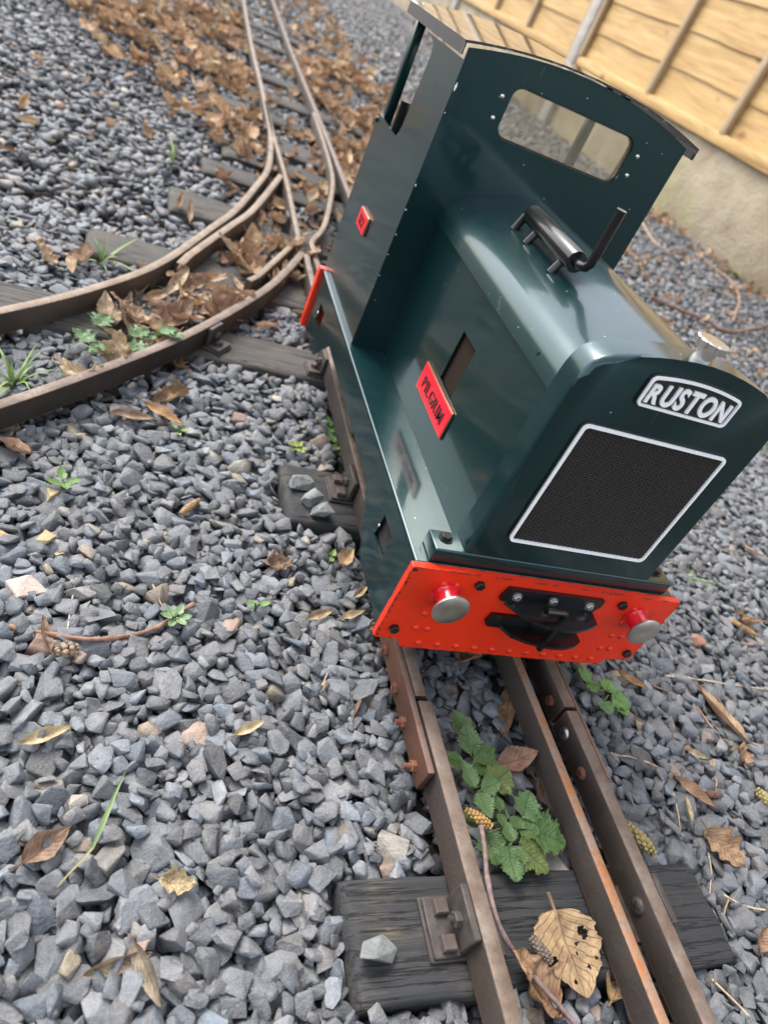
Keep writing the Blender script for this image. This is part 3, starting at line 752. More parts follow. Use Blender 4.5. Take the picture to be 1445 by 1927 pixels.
# maker's plate
def arched(x0, x1, z0, z1, ar, r):
    base = rrect(x0, x1, z0, z1, r, 5); out = []
    for x, z in base: out.append((x, z))
    # insert arch points along top
    top = [(x1 - r - (x1 - x0 - 2 * r) * k / 12, z1) for k in range(1, 12)]
    i = 6; out = out[:i] + top + out[i:]
    return [(x, z + ar * (1 - (x / x1) ** 2) * (z > (z0 + z1) / 2)) for x, z in out]
mk = plate('maker_plate', arched(-.0352, .0352, .2662, .2838, .0035, .0020), [], XZ, FY - .0014, FY, 'gasket', LOCO)
plate('plate_border', arched(-.0366, .0366, .2648, .2852, .0036, .0032), [arched(-.0349, .0349, .2664, .2836, .0035, .0022)], XZ, FY - .0030, FY - .0003, 'white', mk)
plate('plate_seal', arched(-.0376, .0376, .2640, .2862, .0036, .0040), [arched(-.0361, .0361, .2653, .2847, .0035, .0028)], XZ, FY - .0016, FY + .0002, 'gasket', mk)
letters('RUSTON', .0650, .0128, lambda s, t, d: (-.0325 + s, FY - .0014 - d, .2678 + t), 'white', mk, .0013, .030, .10, arch=.22)
# filler cap
bm = bmesh.new(); bm_lathe(bm, (-.0030, .0180, .2965), (0, 0, 1), [(.0066, 0), (.0066, .0110)], 24)
fc = from_bm('filler_cap', bm, 'steel', LOCO, 40)
bm = bmesh.new(); n_ = 60
for z0_, z1_ in ((.3072, .3122),):
    R0 = []; R1 = []; R2 = []
    for k in range(n_):
        a = 2 * math.pi * k / n_; lobe = max(0, math.cos(a * 10)); r = .0106 - .0012 * (lobe > .75)
        R0.append(bm.verts.new((-.0030 + r * math.cos(a), .018 + r * math.sin(a), z0_))); R1.append(bm.verts.new((-.0030 + r * math.cos(a), .018 + r * math.sin(a), z1_ - .0006)))
        R2.append(bm.verts.new((-.0030 + r * .94 * math.cos(a), .018 + r * .94 * math.sin(a), z1_)))
    for P_, Q_ in ((R0, R1), (R1, R2)):
        for k in range(n_): bm.faces.new((P_[k], P_[(k + 1) % n_], Q_[(k + 1) % n_], Q_[k]))
    bm.faces.new(R0); bm.faces.new(R2)
from_bm('cap_top', bm, 'steel', fc)
# cross bar under the radiator
cb = box('radiator_bar', -.1075, .1075, .0072, .0284, .1109, .1235, 'green', LOCO, .0014, 3)
for x in (-.0967, .0967):
    hexbolt('bolt', (x, .0200, .1235), (0, 0, 1), .0042, .0034, 'boltblack', cb, washer=True)
# exhaust silencer
EX = -.0410
ex = lathe('exhaust_silencer', (EX, .2260, .2985), (0, -1, 0), [(.0060, 0), (.0078, .0016), (.0082, .004), (.0082, .0905), (.0078, .0915), (.0040, .0916), (0, .0916)], 'black', LOCO, 28)
def bonz(x):
    for (a, za), (c_, zc) in zip(BT, BT[1:]):
        if min(a, c_) <= x <= max(a, c_) and a != c_: return za + (zc - za) * (x - a) / (c_ - a)
    return .25
tube('silencer_leg', [(EX, .2200, .2990), (EX, .2285, .2975), (EX - .002, .2315, .2940), (EX - .006, .2320, bonz(EX - .006) - .001)], .0037, 'black', ex, 12)
for y in (.2030, .1500):
    tube('silencer_leg', [(EX, y, .2960), (EX - .006, y, bonz(EX - .006) - .001)], .0035, 'black', ex, 12)
pp = [(EX, .1360, .2985), (EX + .001, .1290, .2985), (EX + .0025, .1250, .3000), (EX + .0035, .1236, .3035), (EX + .0035, .1232, .3090), (EX + .0035, .1232, .3420)]
tp = tube('tail_pipe', catmull(pp, .003), .0036, 'black', ex, 14)
lathe('pipe_mouth', (EX + .0035, .1232, .3419), (0, 0, 1), [(.0037, 0), (.0037, .0004), (.0027, .0004), (.0026, -.0035)], 'steel', ex, 14)

# ------------------------------------------------------------------ fence
FX = 1.93
post_y = [4.26 + 2.44 * k for k in range(-2, 3)]
VISLAB = [None, 'bright lap pine panel above the tan concrete between two posts', 'lap pine panel above the moss stained concrete', 'farthest lap pine panel where the boundary meets the leaf covered track']
for k, y in enumerate(post_y):
    bm = bmesh.new(); bm_box(bm, FX - .045, FX + .065, y - .052, y + .052, -.08, 1.96, .012, 2)
    o = from_bm('fence_post', bm, 'concrete', None, 40)
    tag(o, 'grey concrete post between two lap fence panels', 'fence post', 'posts of the boundary fence')
random.seed(21)
for k, (ya, yb) in enumerate(zip(post_y, post_y[1:])):
    a, c_ = ya + .054, yb - .054
    gb = box('gravel_board', FX - .012, FX + .038, a, c_, -.09, .298, 'gboard', None, .004)
    tag(gb, 'low stained concrete gravel board under a pine fence panel', 'gravel board', 'gravel boards under the fence')
    fpn = empty('lap_fence', (FX, (a + c_) / 2, .300), VISLAB[k] or 'lap pine panel of the boundary fence beside the grass tufts', 'fence', 'lap panels of the boundary fence')
    box('bottom_rail', FX - .030, FX + .018, a, c_, .3005, .348, 'pine', fpn, .003)
    z = .335; nb = 0
    while z < 1.90:
        hgt = .152 + random.uniform(-.006, .006)
        # wavy lower edge, board leaning outwards at its foot
        bm = bmesh.new(); n = 24; V = []
        sd_ = random.uniform(0, 100)
        for i in range(n + 1):
            y = a + .004 + (c_ - a - .008) * i / n
            wv = .010 * mnoise.noise(Vector((y * 1.6, sd_, 0))) + .004 * mnoise.noise(Vector((y * 6, sd_, 3)))
            V.append([bm.verts.new((FX - .0080, y, z + wv)), bm.verts.new((FX + .001, y, z + hgt + .022)), bm.verts.new((FX + .006, y, z + hgt + .022)), bm.verts.new((FX - .0040, y, z + wv))])
        for i in range(n):
            for q in range(4): bm.faces.new((V[i][q], V[i + 1][q], V[i + 1][(q + 1) % 4], V[i][(q + 1) % 4]))
        bm.faces.new(V[0]); bm.faces.new(V[-1])
        from_bm('board', bm, 'pine', fpn, 35); z += hgt; nb += 1
    for yy, wd in ((a + .020, .036), (c_ - .020, .036), (a + (c_ - a) * .335, .040), (a + (c_ - a) * .63, .036)):
        box('batten', FX - .036, FX - .0115, yy - wd / 2, yy + wd / 2, .349, 1.90, 'batten', fpn, .003)

# ------------------------------------------------------------------ gravel
def ptone(n, warm=.05):
    """per-stone tones: blue grey slate with a few warm strays"""
    v = np.clip(rng.normal(.136, .040, n), .045, .30)
    tint = rng.normal(0, 1, n) * .05
    c = np.stack([v * (.965 + tint), v * (1.0), v * (1.045 - tint)], 1)
    r = rng.random(n); wsel = r < warm
    pal = np.array([(.28, .22, .15), (.32, .22, .16), (.30, .25, .16), (.22, .20, .17), (.36, .32, .26), (.24, .13, .08)])
    c[wsel] = pal[rng.integers(0, len(pal), wsel.sum())] * rng.uniform(.75, 1.1, (wsel.sum(), 1))
    return c

def proto(npts, bev, seed):
    r = random.Random(seed); bm = bmesh.new()
    for _ in range(npts):
        v = Vector((r.gauss(0, 1), r.gauss(0, 1), r.gauss(0, 1))).normalized()
        v = Vector([math.copysign(abs(q) ** .62, q) for q in v]) * r.uniform(.86, 1.05)
        bm.verts.new(v)
    h = bmesh.ops.convex_hull(bm, input=bm.verts[:])
    bmesh.ops.delete(bm, geom=[g for g in h['geom_interior'] if isinstance(g, bmesh.types.BMVert)], context='VERTS')
    bmesh.ops.dissolve_limit(bm, angle_limit=rad(16), verts=bm.verts[:], edges=bm.edges[:])
    if bev: bmesh.ops.bevel(bm, geom=bm.edges[:], offset=bev, segments=1, affect='EDGES', profile=.5, clamp_overlap=True)
    bmesh.ops.triangulate(bm, faces=bm.faces[:]); bmesh.ops.recalc_face_normals(bm, faces=bm.faces)
    bm.verts.index_update(); co = np.array([v.co[:] for v in bm.verts]); co -= (co.max(0) + co.min(0)) / 2; co /= np.abs(co).max(0)
    fa = np.array([[v.index for v in f.verts] for f in bm.faces]); bm.free(); return co, fa
PN = [proto(random.Random(900 + s).randint(9, 14), .062, 100 + s) for s in range(36)]
PF = [proto(random.Random(500 + s).randint(8, 10), 0, 300 + s) for s in range(20)]

def blocked(x, y, pad):
    for cx, cy, hx, hy, rot in SLM:
        dx, dy = x - cx, y - cy
        lx = dx * math.cos(rot) + dy * math.sin(rot); ly = -dx * math.sin(rot) + dy * math.cos(rot)
        if abs(lx) < hx + pad * .6 and abs(ly) < hy + pad * .6: return True
    return False
def rail_mask(X, Y, pad):
    mk_ = np.zeros(X.shape, bool)
    for P_, wd in RAILP:
        s = P_
        for (x0, y0), (x1, y1) in zip(s, s[1:]):
            n = max(1, int(math.hypot(x1 - x0, y1 - y0) / .03))
            dx, dy = x1 - x0, y1 - y0; L2 = dx * dx + dy * dy + 1e-12
            bx = (X > min(x0, x1) - .03) & (X < max(x0, x1) + .03) & (Y > min(y0, y1) - .03) & (Y < max(y0, y1) + .03)
            if not bx.any(): continue
            t = np.clip(((X[bx] - x0) * dx + (Y[bx] - y0) * dy) / L2, 0, 1)
            dd = np.hypot(X[bx] - x0 - t * dx, Y[bx] - y0 - t * dy)
            sub = mk_[bx]; sub |= dd < wd / 2 + pad; mk_[bx] = sub
    return mk_

def deposit(x0, x1, y0, y1, res, target, size, floor, maxn, keep=None):
    """drop stones one by one on a height map until the bed reaches its level"""
    nx, ny = int((x1 - x0) / res), int((y1 - y0) / res)
    xs = x0 + (np.arange(nx) + .5) * res; ys = y0 + (np.arange(ny) + .5) * res
    X, Y = np.meshgrid(xs, ys, indexing='ij'); hm = np.full((nx, ny), floor)
    rmk = rail_mask(X, Y, .0045)
    sm = np.zeros((nx, ny), bool)
    for cx, cy, hx, hy, rot in SLM:
        dx, dy = X - cx, Y - cy; lx = dx * math.cos(rot) + dy * math.sin(rot); ly = -dx * math.sin(rot) + dy * math.cos(rot)
        sm |= (np.abs(lx) < hx + .004) & (np.abs(ly) < hy + .004)
    ok = ~(rmk | sm)
    if keep is not None: ok &= keep(X, Y)
    idx = np.argwhere(ok); out = []
    offs = {}
    def disk(r):
        k = int(round(r / res))
        if k not in offs:
            a = np.arange(-k, k + 1); I, J = np.meshgrid(a, a, indexing='ij'); q = (I ** 2 + J ** 2) / max(k, 1) ** 2
            s = q <= 1; offs[k] = (I[s], J[s], np.sqrt(1 - q[s]))
        return offs[k]
    n = 0; cnt = len(idx)
    tot = int(maxn)
    pick = rng.integers(0, cnt, (tot, 4))
    for it in range(tot):
        best = min(((hm[idx[q][0], idx[q][1]], q) for q in pick[it]), key=lambda z: z[0])
        if best[0] > target + .004: continue
        i, j = idx[best[1]]
        s = size() ; asp = random.uniform(.58, .95); fl = random.uniform(.36, .74)
        a_, b_, c_ = s, s * asp, s * asp * fl
        I, J, Hh = disk((a_ + b_) * .46)
        ii, jj = np.clip(i + I, 0, nx - 1), np.clip(j + J, 0, ny - 1)
        patch = hm[ii, jj]
        base = np.partition(patch, int(len(patch) * .62))[int(len(patch) * .62)]
        zc = base + c_ * .78
        if zc + c_ > target + .0105: continue
        hm[ii, jj] = np.maximum(patch, zc + c_ * .85 * Hh)
        out.append((xs[i] + random.uniform(-.5, .5) * res, ys[j] + random.uniform(-.5, .5) * res, zc, a_, b_, c_)); n += 1
    return np.array(out), hm

def bake(name, stones, protos, tones, tilt=.38):
    """all stones as one mesh"""
    n = len(stones); kind = rng.integers(0, len(protos), n)
    yaw = rng.uniform(0, 2 * math.pi, n); tx = rng.normal(0, tilt, n); ty = rng.normal(0, tilt, n)
    cy_, sy_ = np.cos(yaw), np.sin(yaw); cx_, sx_ = np.cos(tx), np.sin(tx); c2, s2 = np.cos(ty), np.sin(ty)
    Z = np.zeros(n); O = np.ones(n)
    Rz = np.stack([np.stack([cy_, -sy_, Z], 1), np.stack([sy_, cy_, Z], 1), np.stack([Z, Z, O], 1)], 1)
    Rx = np.stack([np.stack([O, Z, Z], 1), np.stack([Z, cx_, -sx_], 1), np.stack([Z, sx_, cx_], 1)], 1)
    Ry = np.stack([np.stack([c2, Z, s2], 1), np.stack([Z, O, Z], 1), np.stack([-s2, Z, c2], 1)], 1)
    R = Rz @ Rx @ Ry
    VS, FS, CS_ = [], [], []; base = 0
    for k, (co, fa) in enumerate(protos):
        sel = np.where(kind == k)[0]
        if not len(sel): continue
        v = np.einsum('nij,nvj->nvi', R[sel], co[None] * stones[sel, None, 3:6]) + stones[sel, None, :3]
        VS.append(v.reshape(-1, 3)); nv = len(co)
        FS.append((fa[None] + (base + np.arange(len(sel)) * nv)[:, None, None]).reshape(-1, 3))
        CS_.append(np.repeat(tones[sel], nv, 0)); base += nv * len(sel)
    V = np.concatenate(VS); F = np.concatenate(FS); Cc = np.concatenate(CS_)
    me = bpy.data.meshes.new(name); me.vertices.add(len(V)); me.loops.add(F.size); me.polygons.add(len(F))
    me.vertices.foreach_set('co', V.ravel().astype(np.float32)); me.loops.foreach_set('vertex_index', F.ravel().astype(np.int32))
    me.polygons.foreach_set('loop_start', np.arange(0, F.size, 3, dtype=np.int32))
    me.update(calc_edges=True); me.validate()
    at = me.attributes.new('tone', 'FLOAT_COLOR', 'POINT'); at.data.foreach_set('color', np.concatenate([Cc, np.ones((len(Cc), 1))], 1).ravel().astype(np.float32))
    return me

random.seed(5)
GT = -.0385                                          # mean level of the bed
def vis(X, Y, mx=320):
    u, v, d = to_px(np.stack([X, Y, np.full(X.shape, GT)], -1))
    return (d > .05) & (u > -mx) & (u < PW + mx) & (v > -mx) & (v < PH + mx)
sizeA = lambda: max(.0032, min(.0135, random.lognormvariate(math.log(.0069), .34)))
stA, hmA = deposit(-.75, .90, -.48, .78, .0025, GT, sizeA, -.061, 50000, vis)
sizeB = lambda: max(.0055, min(.0140, random.lognormvariate(math.log(.0090), .25)))
stB, hmB = deposit(-1.5, 1.92, .78, 3.2, .005, GT, sizeB, -.052, 46000, lambda X, Y: vis(X, Y, 260))
mskR = lambda X, Y: vis(X, Y, 260)
stD, hmD = deposit(.90, 1.92, -.1, .78, .005, GT, sizeB, -.052, 14000, mskR)
sizeC = lambda: random.uniform(.011, .019)
stCd, hmC = deposit(-2.2, 1.92, 3.2, 9.0, .012, GT, sizeC, -.050, 26000, lambda X, Y: vis(X, Y, 200))
print('stones', len(stA), len(stB), len(stD), len(stCd))

# the 300 stones that show largest become objects of their own
u_, v_, d_ = to_px(stA[:, :3])
inside = (u_ > -20) & (u_ < PW + 20) & (v_ > -20) & (v_ < PH + 20)
score = stA[:, 3] / d_ * inside * (stA[:, 2] + stA[:, 5] > GT - .002)
order = np.argsort(-score); big = order[:296]; rest = np.setdiff1d(np.arange(len(stA)), big)
ton = ptone(len(stA), .028)
protoM = []
for k, (co, fa) in enumerate(PN):
    me = bpy.data.meshes.new('stone'); me.from_pydata([tuple(c) for c in co], [], [tuple(map(int, f)) for f in fa]); me.materials.append(M['stone']); protoM.append(me)
for i in big:
    o = bpy.data.objects.new('stone', protoM[random.randrange(len(protoM))]); COL.objects.link(o); o.parent = ground
    o.location = Vector(stA[i, :3]) - WL[ground]; o.scale = stA[i, 3:6]
    o.rotation_euler = (random.gauss(0, .35), random.gauss(0, .35), random.uniform(0, 6.28)); o.color = (*ton[i], 1)
gA = finish('gravel', bake('gravel', stA[rest], PN, ton[rest]), 'gravel', None, center=False)
farS = np.concatenate([stB, stD, stCd]); 
gB = bake('gravel_far', farS, PF, ptone(len(farS), .07)); gB.materials.append(M['gravel'])
# join both beds into the one gravel object
tmp = bpy.data.objects.new('tmp', gB); COL.objects.link(tmp)
with bpy.context.temp_override(active_object=gA, selected_editable_objects=[gA, tmp], object=gA, selected_objects=[gA, tmp]):
    bpy.ops.object.join()
gA['kind'] = 'stuff'; tag(gA, 'loose blue grey slate chippings covering the ground', 'gravel')

def surf(x, y):
    """top of the gravel under a point"""
    if -.75 < x < .9 and -.48 < y < .78:
        return float(hmA[min(int((x + .75) / .0025), hmA.shape[0] - 1), min(int((y + .48) / .0025), hmA.shape[1] - 1)])
    return GT + .004

# ------------------------------------------------------------------ leaves, twigs and weeds
def leaf_mesh(name, L, W, nu=26, nv=10, kind='ovate', serr=.0, k1=.6, k2=.8, crumple=.06, seed=0, stalk=.25, fold=.15, tip=.0):
    """leaf blade along +X with UVs; k1 bends it along, k2 across"""
    r = random.Random(seed); off = Vector((r.uniform(0, 90), r.uniform(0, 90), r.uniform(0, 90)))
    def width(u):
        if kind == 'ovate': w = math.sin(math.pi * u ** .72) ** .85
        elif kind == 'long': w = math.sin(math.pi * u ** .9) ** .8 * .9
        elif kind == 'round': w = max(0, math.sin(math.pi * min(1, u * .97 + .03) ** .62)) ** .55 * (1 + .13 * math.cos(u * 19))
        elif kind == 'big': w = math.sin(math.pi * u ** .62) ** .62 * (1 + .07 * math.cos(u * 26 + .5)) * (1 - .25 * max(0, u - .8) / .2)
        elif kind == 'lobed': w = math.sin(math.pi * u ** .66) ** .7 * (1 + .24 * math.cos(u * 21 + .5))
        else: w = math.sin(math.pi * u)
        if serr: w *= 1 + serr * (((u * 11) % 1) - .5) * 1.6
        return max(w, .012) * W / 2
    V = []; UV = []; x = z = 0.; ph = r.uniform(-.2, .2)
    for i in range(nu + 1):
        u = i / nu; a = k1 * (u - .3) + tip * u ** 3 * 2.0
        if i: x += math.cos(a) * L / nu; z += math.sin(a) * L / nu
        wd = width(u)
        for j in range(nv + 1):
            v = -1 + 2 * j / nv; kk = k2 * (1 + .5 * mnoise.noise(Vector((u * 2, v, seed))))
            yy = (math.sin(kk * v) / kk if abs(kk) > 1e-3 else v) * wd; zz = ((1 - math.cos(kk * v)) / kk if abs(kk) > 1e-3 else 0) * wd + fold * abs(v) * wd
            p = Vector((u * 3.2, v * 1.4, 0)) + off
            n1 = mnoise.noise(p) * crumple * W + mnoise.noise(p * 2.7) * crumple * W * .4
            V.append((x - math.sin(a) * (zz + n1), yy * (1 + .12 * mnoise.noise(p * 1.7)), z + math.cos(a) * (zz + n1))); UV.append((u, j / nv))
    Fc = []
    for i in range(nu):
        for j in range(nv):
            q = i * (nv + 1) + j; Fc.append((q, q + nv + 1, q + nv + 2, q + 1))
    if stalk:
        bs = len(V); n = 6; m_ = 5; sl = stalk * L; bend = r.uniform(-.5, .5)
        for i in range(m_ + 1):
            t = i / m_; c = Vector((-sl * t + .004, bend * sl * t * t * .5, .25 * sl * t * t)); rr = .028 * W * (.7 + .4 * t)
            for k in range(n):
                an = 2 * math.pi * k / n; V.append((c.x, c.y + rr * math.cos(an), c.z + rr * math.sin(an))); UV.append((.5, .5))
        for i in range(m_):
            for k in range(n):
                Fc.append((bs + i * n + k, bs + (i + 1) * n + k, bs + (i + 1) * n + (k + 1) % n, bs + i * n + (k + 1) % n))
    me = bpy.data.meshes.new(name); me.from_pydata(V, [], Fc)
    ul = me.uv_layers.new(name='UVMap'); li = np.empty(len(me.loops), np.int32); me.loops.foreach_get('vertex_index', li)
    ul.data.foreach_set('uv', np.array(UV, np.float32)[li].ravel())
    me.shade_smooth(); return me

def place(name, me, loc, rot, scale=1.0, mat=None, parent=None, color=None, label=None, cat=None, group=None):
    if mat and not me.materials: me.materials.append(M[mat])
    o = bpy.data.objects.new(name, me); COL.objects.link(o); o.rotation_euler = rot
    o.scale = (scale,) * 3 if isinstance(scale, (int, float)) else scale
    WL[o] = Vector(loc); o.location = Vector(loc) - (WL[parent] if parent else Vector((0, 0, 0)))
    if parent: o.parent = parent
    if color: o.color = (*color, 1)
    if label: tag(o, label, cat, group)
    return o

TAN = (.50, .33, .16); BRN = (.27, .135, .065); RED = (.25, .10, .06); PALE = (.52, .40, .24); ORG = (.42, .22, .09); DKB = (.10, .05, .032)
random.seed(77)
# --- big skeleton leaf lying on the front sleeper, cut with holes
bl_ = leaf_mesh('leaf', .058, .056, 50, 34, 'big', .05, .10, .25, .055, 4, .26, .04)
bm = bmesh.new(); bm.from_mesh(bl_)
hol = [(.018, .017, .0040), (.034, -.018, .0036), (.040, .012, .0014), (.024, .010, .0012), (.047, -.005, .0016), (.030, .006, .0010), (.036, .019, .0015)]
kill = [f for f in bm.faces if any(math.hypot(f.calc_center_median().x - a, f.calc_center_median().y - b_) < r_ * (1 + .5 * mnoise.noise(f.calc_center_median() * 400)) for a, b_, r_ in hol)]
bmesh.ops.delete(bm, geom=kill, context='FACES'); bm.to_mesh(bl_); bm.free()
pc = px(1042, 1712, -.022)
place('leaf', bl_, (pc.x, pc.y, -.0215), (.0, .05, rad(-86)), .90, 'leaf', None, (.36, .235, .12), 'big tan holed dry leaf lying flat on the charcoal sleeper between the rails', 'leaf')

LV = [leaf_mesh('leaf', .055, .034, 20, 9, 'ovate', .05, random.uniform(.4, 1.4), random.uniform(.5, 1.7), random.uniform(.10, .22), s, .3) for s in range(7)] \
   + [leaf_mesh('leaf', .060, .022, 20, 7, 'long', 0, random.uniform(.3, 1.2), random.uniform(.8, 2.0), .12, 20 + s, .2) for s in range(3)] \
   + [leaf_mesh('leaf', .058, .046, 24, 11, 'lobed', .06, random.uniform(.4, 1.2), random.uniform(.8, 1.6), .2, 40 + s, .3) for s in range(4)]
for me in LV: me.materials.append(M['leaf'])
def leaf_at(u, v, z, yaw, k, col, sc=1.0, rx=0., ry=0., label=None, group=None):
    p = px(u, v, z); me = LV[k % len(LV)]
    return place('leaf', me, p, (rx, ry, yaw), sc, None, None, col, label, 'leaf', group)
NEAR = [  # u, v, z, yaw, mesh, colour, scale, rx, ry, label
 (1055, 1905, -.024, 2.4, 11, BRN, .85, .2, -.2, 'curled brown lobed leaf against the sleeper below the big holed leaf'),
 (1150, 1885, -.022, .6, 3, TAN, .75, -.3, .2, 'tan crumpled leaf wedged beside the orange rusted bar in front of the sleeper'),
 (865, 1250, -.030, 1.2, 12, (.32, .17, .11), .80, .2, .0, 'curled pinkish brown leaf on the stones under the coupling'),
 (960, 1290, -.030, -2.0, 8, BRN, 1.0, .5, .1, 'long brown leaf leaning on the orange rusted bar below the beam'),
 (935, 1440, -.028, .15, 0, (.30, .15, .10), .70, .1, -.2, 'reddish brown leaf behind the lobed green weed'),
 (1010, 1470, -.032, -1.2, 4, (.20, .10, .06), .75, .4, .1, 'dark brown curled leaf between the weed and the orange rusted bar'),
 (40, 1625, -.031, .7, 3, (.24, .145, .11), .58, .1, .1, 'pinkish brown torn leaf scrap on the chippings beside a long grass blade'),
 (640, 1060, -.030, .9, 1, TAN, .48, .1, .1, 'small tan oval leaf beside the foot of the front skirt'),
 (665, 1125, -.031, .8, 8, PALE, .42, .2, .1, 'narrow cream leaf touching the front skirt'),
 (575, 1165, -.031, .5, 9, (.44, .33, .20), .52, .3, .1, 'curled beige leaf on the chippings left of the red beam corner'),
 (640, 1165, -.030, .45, 8, PALE, .50, -.2, .1, 'pale reddish leaf with a stalk by the red beam corner'),
 (690, 1185, -.020, .9, 9, (.55, .47, .34), .46, .6, .2, 'cream curled leaf under the red beam corner'),
 (665, 1350, -.031, 1.0, 2, (.14, .075, .055), .62, .9, .2, 'dark curled leaf standing by the rusty fishplate'),
 (60, 850, -.030, 2.9, 5, (.29, .15, .09), .62, .2, .1, 'brown shrivelled leaf on the chippings below the inner curved rail'),
 (500, 1060, -.031, .3, 13, (.26, .15, .10), .50, .2, .2, 'brown ribbed leaf remnant on the chippings beside the second sleeper'),
 (270, 755, -.030, -.6, 8, ORG, .85, .1, .1, 'long orange brown leaf below the inner curved rail'),
 (205, 775, -.031, .1, 9, (.30, .20, .14), .8, .1, .1, 'grey brown leaf strip beside the inner curved rail'),
 (330, 690, -.030, 1.4, 12, BRN, .55, .5, .2, 'shrivelled brown leaf against the inner curved rail and grey sleeper'),
 (700, 990, -.026, 1.3, 9, (.30, .16, .10), .6, .6, .1, 'rolled brown leaf between the second sleeper and the green skirt'),
 (1405, 1395, -.026, 1.9, 9, (.42, .26, .16), 1.15, .2, .1, 'long tan bark like leaf on the chippings near the straw stem'),
 (1160, 1260, -.029, -.6, 7, ORG, .6, .1, .2, 'orange brown leaf below the right buffer'),
 (1100, 1275, -.028, 1.9, 0, (.40, .25, .16), .7, .5, -.2, 'brown leaf leaning on the dark bar rail below the beam'),
 (1270, 1460, -.030, -.8, 8, (.36, .20, .12), .7, .2, .1, 'thin orange brown leaf beside the dark bar rail'),
 (1330, 1560, -.030, -1.0, 11, (.40, .24, .13), .65, .4, .1, 'curled orange leaf with a stem beside a seed husk'),
 (1300, 1545, -.031, 1.2, 9, PALE, .42, .2, .1, 'cream seed husk on the chippings right of the dark bar rail'),
 (1290, 1410, -.031, -.4, 8, (.48, .38, .22), .40, .2, .1, 'yellowish husk beside the thin red twig'),
 (1400, 1440, -.030, 1.1, 12, (.38, .22, .13), .5, .3, .1, 'brown scrap beside the long tan bark like leaf'),
 (1430, 1790, -.031, .8, 1, (.30, .16, .09), .45, .5, .1, 'brown folded leaf beyond the right end of the front sleeper'),
 (250, 1765, -.030, -1.05, 9, (.22, .18, .14), .62, .9, .1, 'open dark seed pod on the chippings'),
 (155, 1835, -.031, .3, 8, (.24, .18, .11), .60, .8, .1, 'split brown pod on the chippings next to the open dark seed pod'),
 (440, 1383, -.029, .5, 8, (.56, .46, .28), .45, .1, .1, 'pale straw coloured bark chip on the chippings'),
 (35, 1400, -.029, .45, 8, (.50, .40, .22), .55, .1, .1, 'pale yellow bark scrap on the chippings'),
 (300, 1655, -.029, -.2, 13, (.52, .42, .24), .40, .1, .1, 'crumpled pale leaf scrap beside the long grass blade'),
 (95, 1225, -.029, 1.9, 9, (.14, .075, .05), .55, .7, .1, 'dark bark curl next to the long curved twig'),
]
for u, v, z, yaw, k, colr, sc, rx, ry, lab in NEAR:
    p = px(u, v, z); zz = z if blocked(p.x, p.y, 0) else max(max(surf(p.x + a * .010, p.y + b_ * .010) for a, b_ in ((0, 0), (1, 0), (-1, 0), (0, 1), (0, -1))) + .0035, -.038)
    leaf_at(u, v, zz, yaw, k, colr, sc, rx, ry, lab)
# --- leaves heaped between the turnout rails
TURN = []
pool = [(240, 540), (300, 525), (335, 505), (360, 560), (395, 520), (410, 575), (435, 545), (455, 470), (470, 440), (500, 480), (520, 545), (545, 585), (575, 560), (580, 600),
        (255, 640), (215, 690), (170, 700), (300, 590), (265, 615), (440, 600), (480, 575), (420, 500), (385, 590), (330, 545), (560, 520), (530, 610), (590, 540), (615, 470), (585, 380), (570, 350), (540, 455), (480, 500), (350, 610),
        (130, 470), (150, 490), (330, 395), (360, 420), (450, 350), (430, 330), (110, 500), (250, 560), (290, 640), (310, 620), (495, 430), (505, 410), (600, 330), (575, 300)]
random.seed(31)
lo_ = [(150, 600), (260, 560), (380, 500), (470, 445), (540, 400)]; hi_ = [(200, 700), (320, 640), (430, 590), (520, 540), (570, 500)]
for _ in range(46):
    t = random.random() ** .7 * 3.999; k = int(t); f = t - k; g = random.random()
    a0 = [lo_[k][q] * (1 - f) + lo_[k + 1][q] * f for q in (0, 1)]; a1 = [hi_[k][q] * (1 - f) + hi_[k + 1][q] * f for q in (0, 1)]
    pool.append((a0[0] * (1 - g) + a1[0] * g, a0[1] * (1 - g) + a1[1] * g))
for i, (u, v) in enumerate(pool):
    stand = i in (0, 1, 4, 6, 12)
    c = random.choice([(.46, .32, .20), BRN, (.30, .175, .115), (.44, .29, .18), (.40, .25, .15), (.34, .215, .14), (.26, .14, .095), (.48, .36, .24)])
    leaf_at(u + random.uniform(-6, 6), v + random.uniform(-6, 6), -.026 + random.uniform(0, .012), random.uniform(0, 6.28), random.randrange(14), c, random.uniform(.60, 1.05),
            random.uniform(-.5, .5) + (1.0 if stand else 0), random.uniform(-.5, .3), 'crumpled brown leaf in the heap between the turnout rails', 'leaves heaped between the turnout rails')
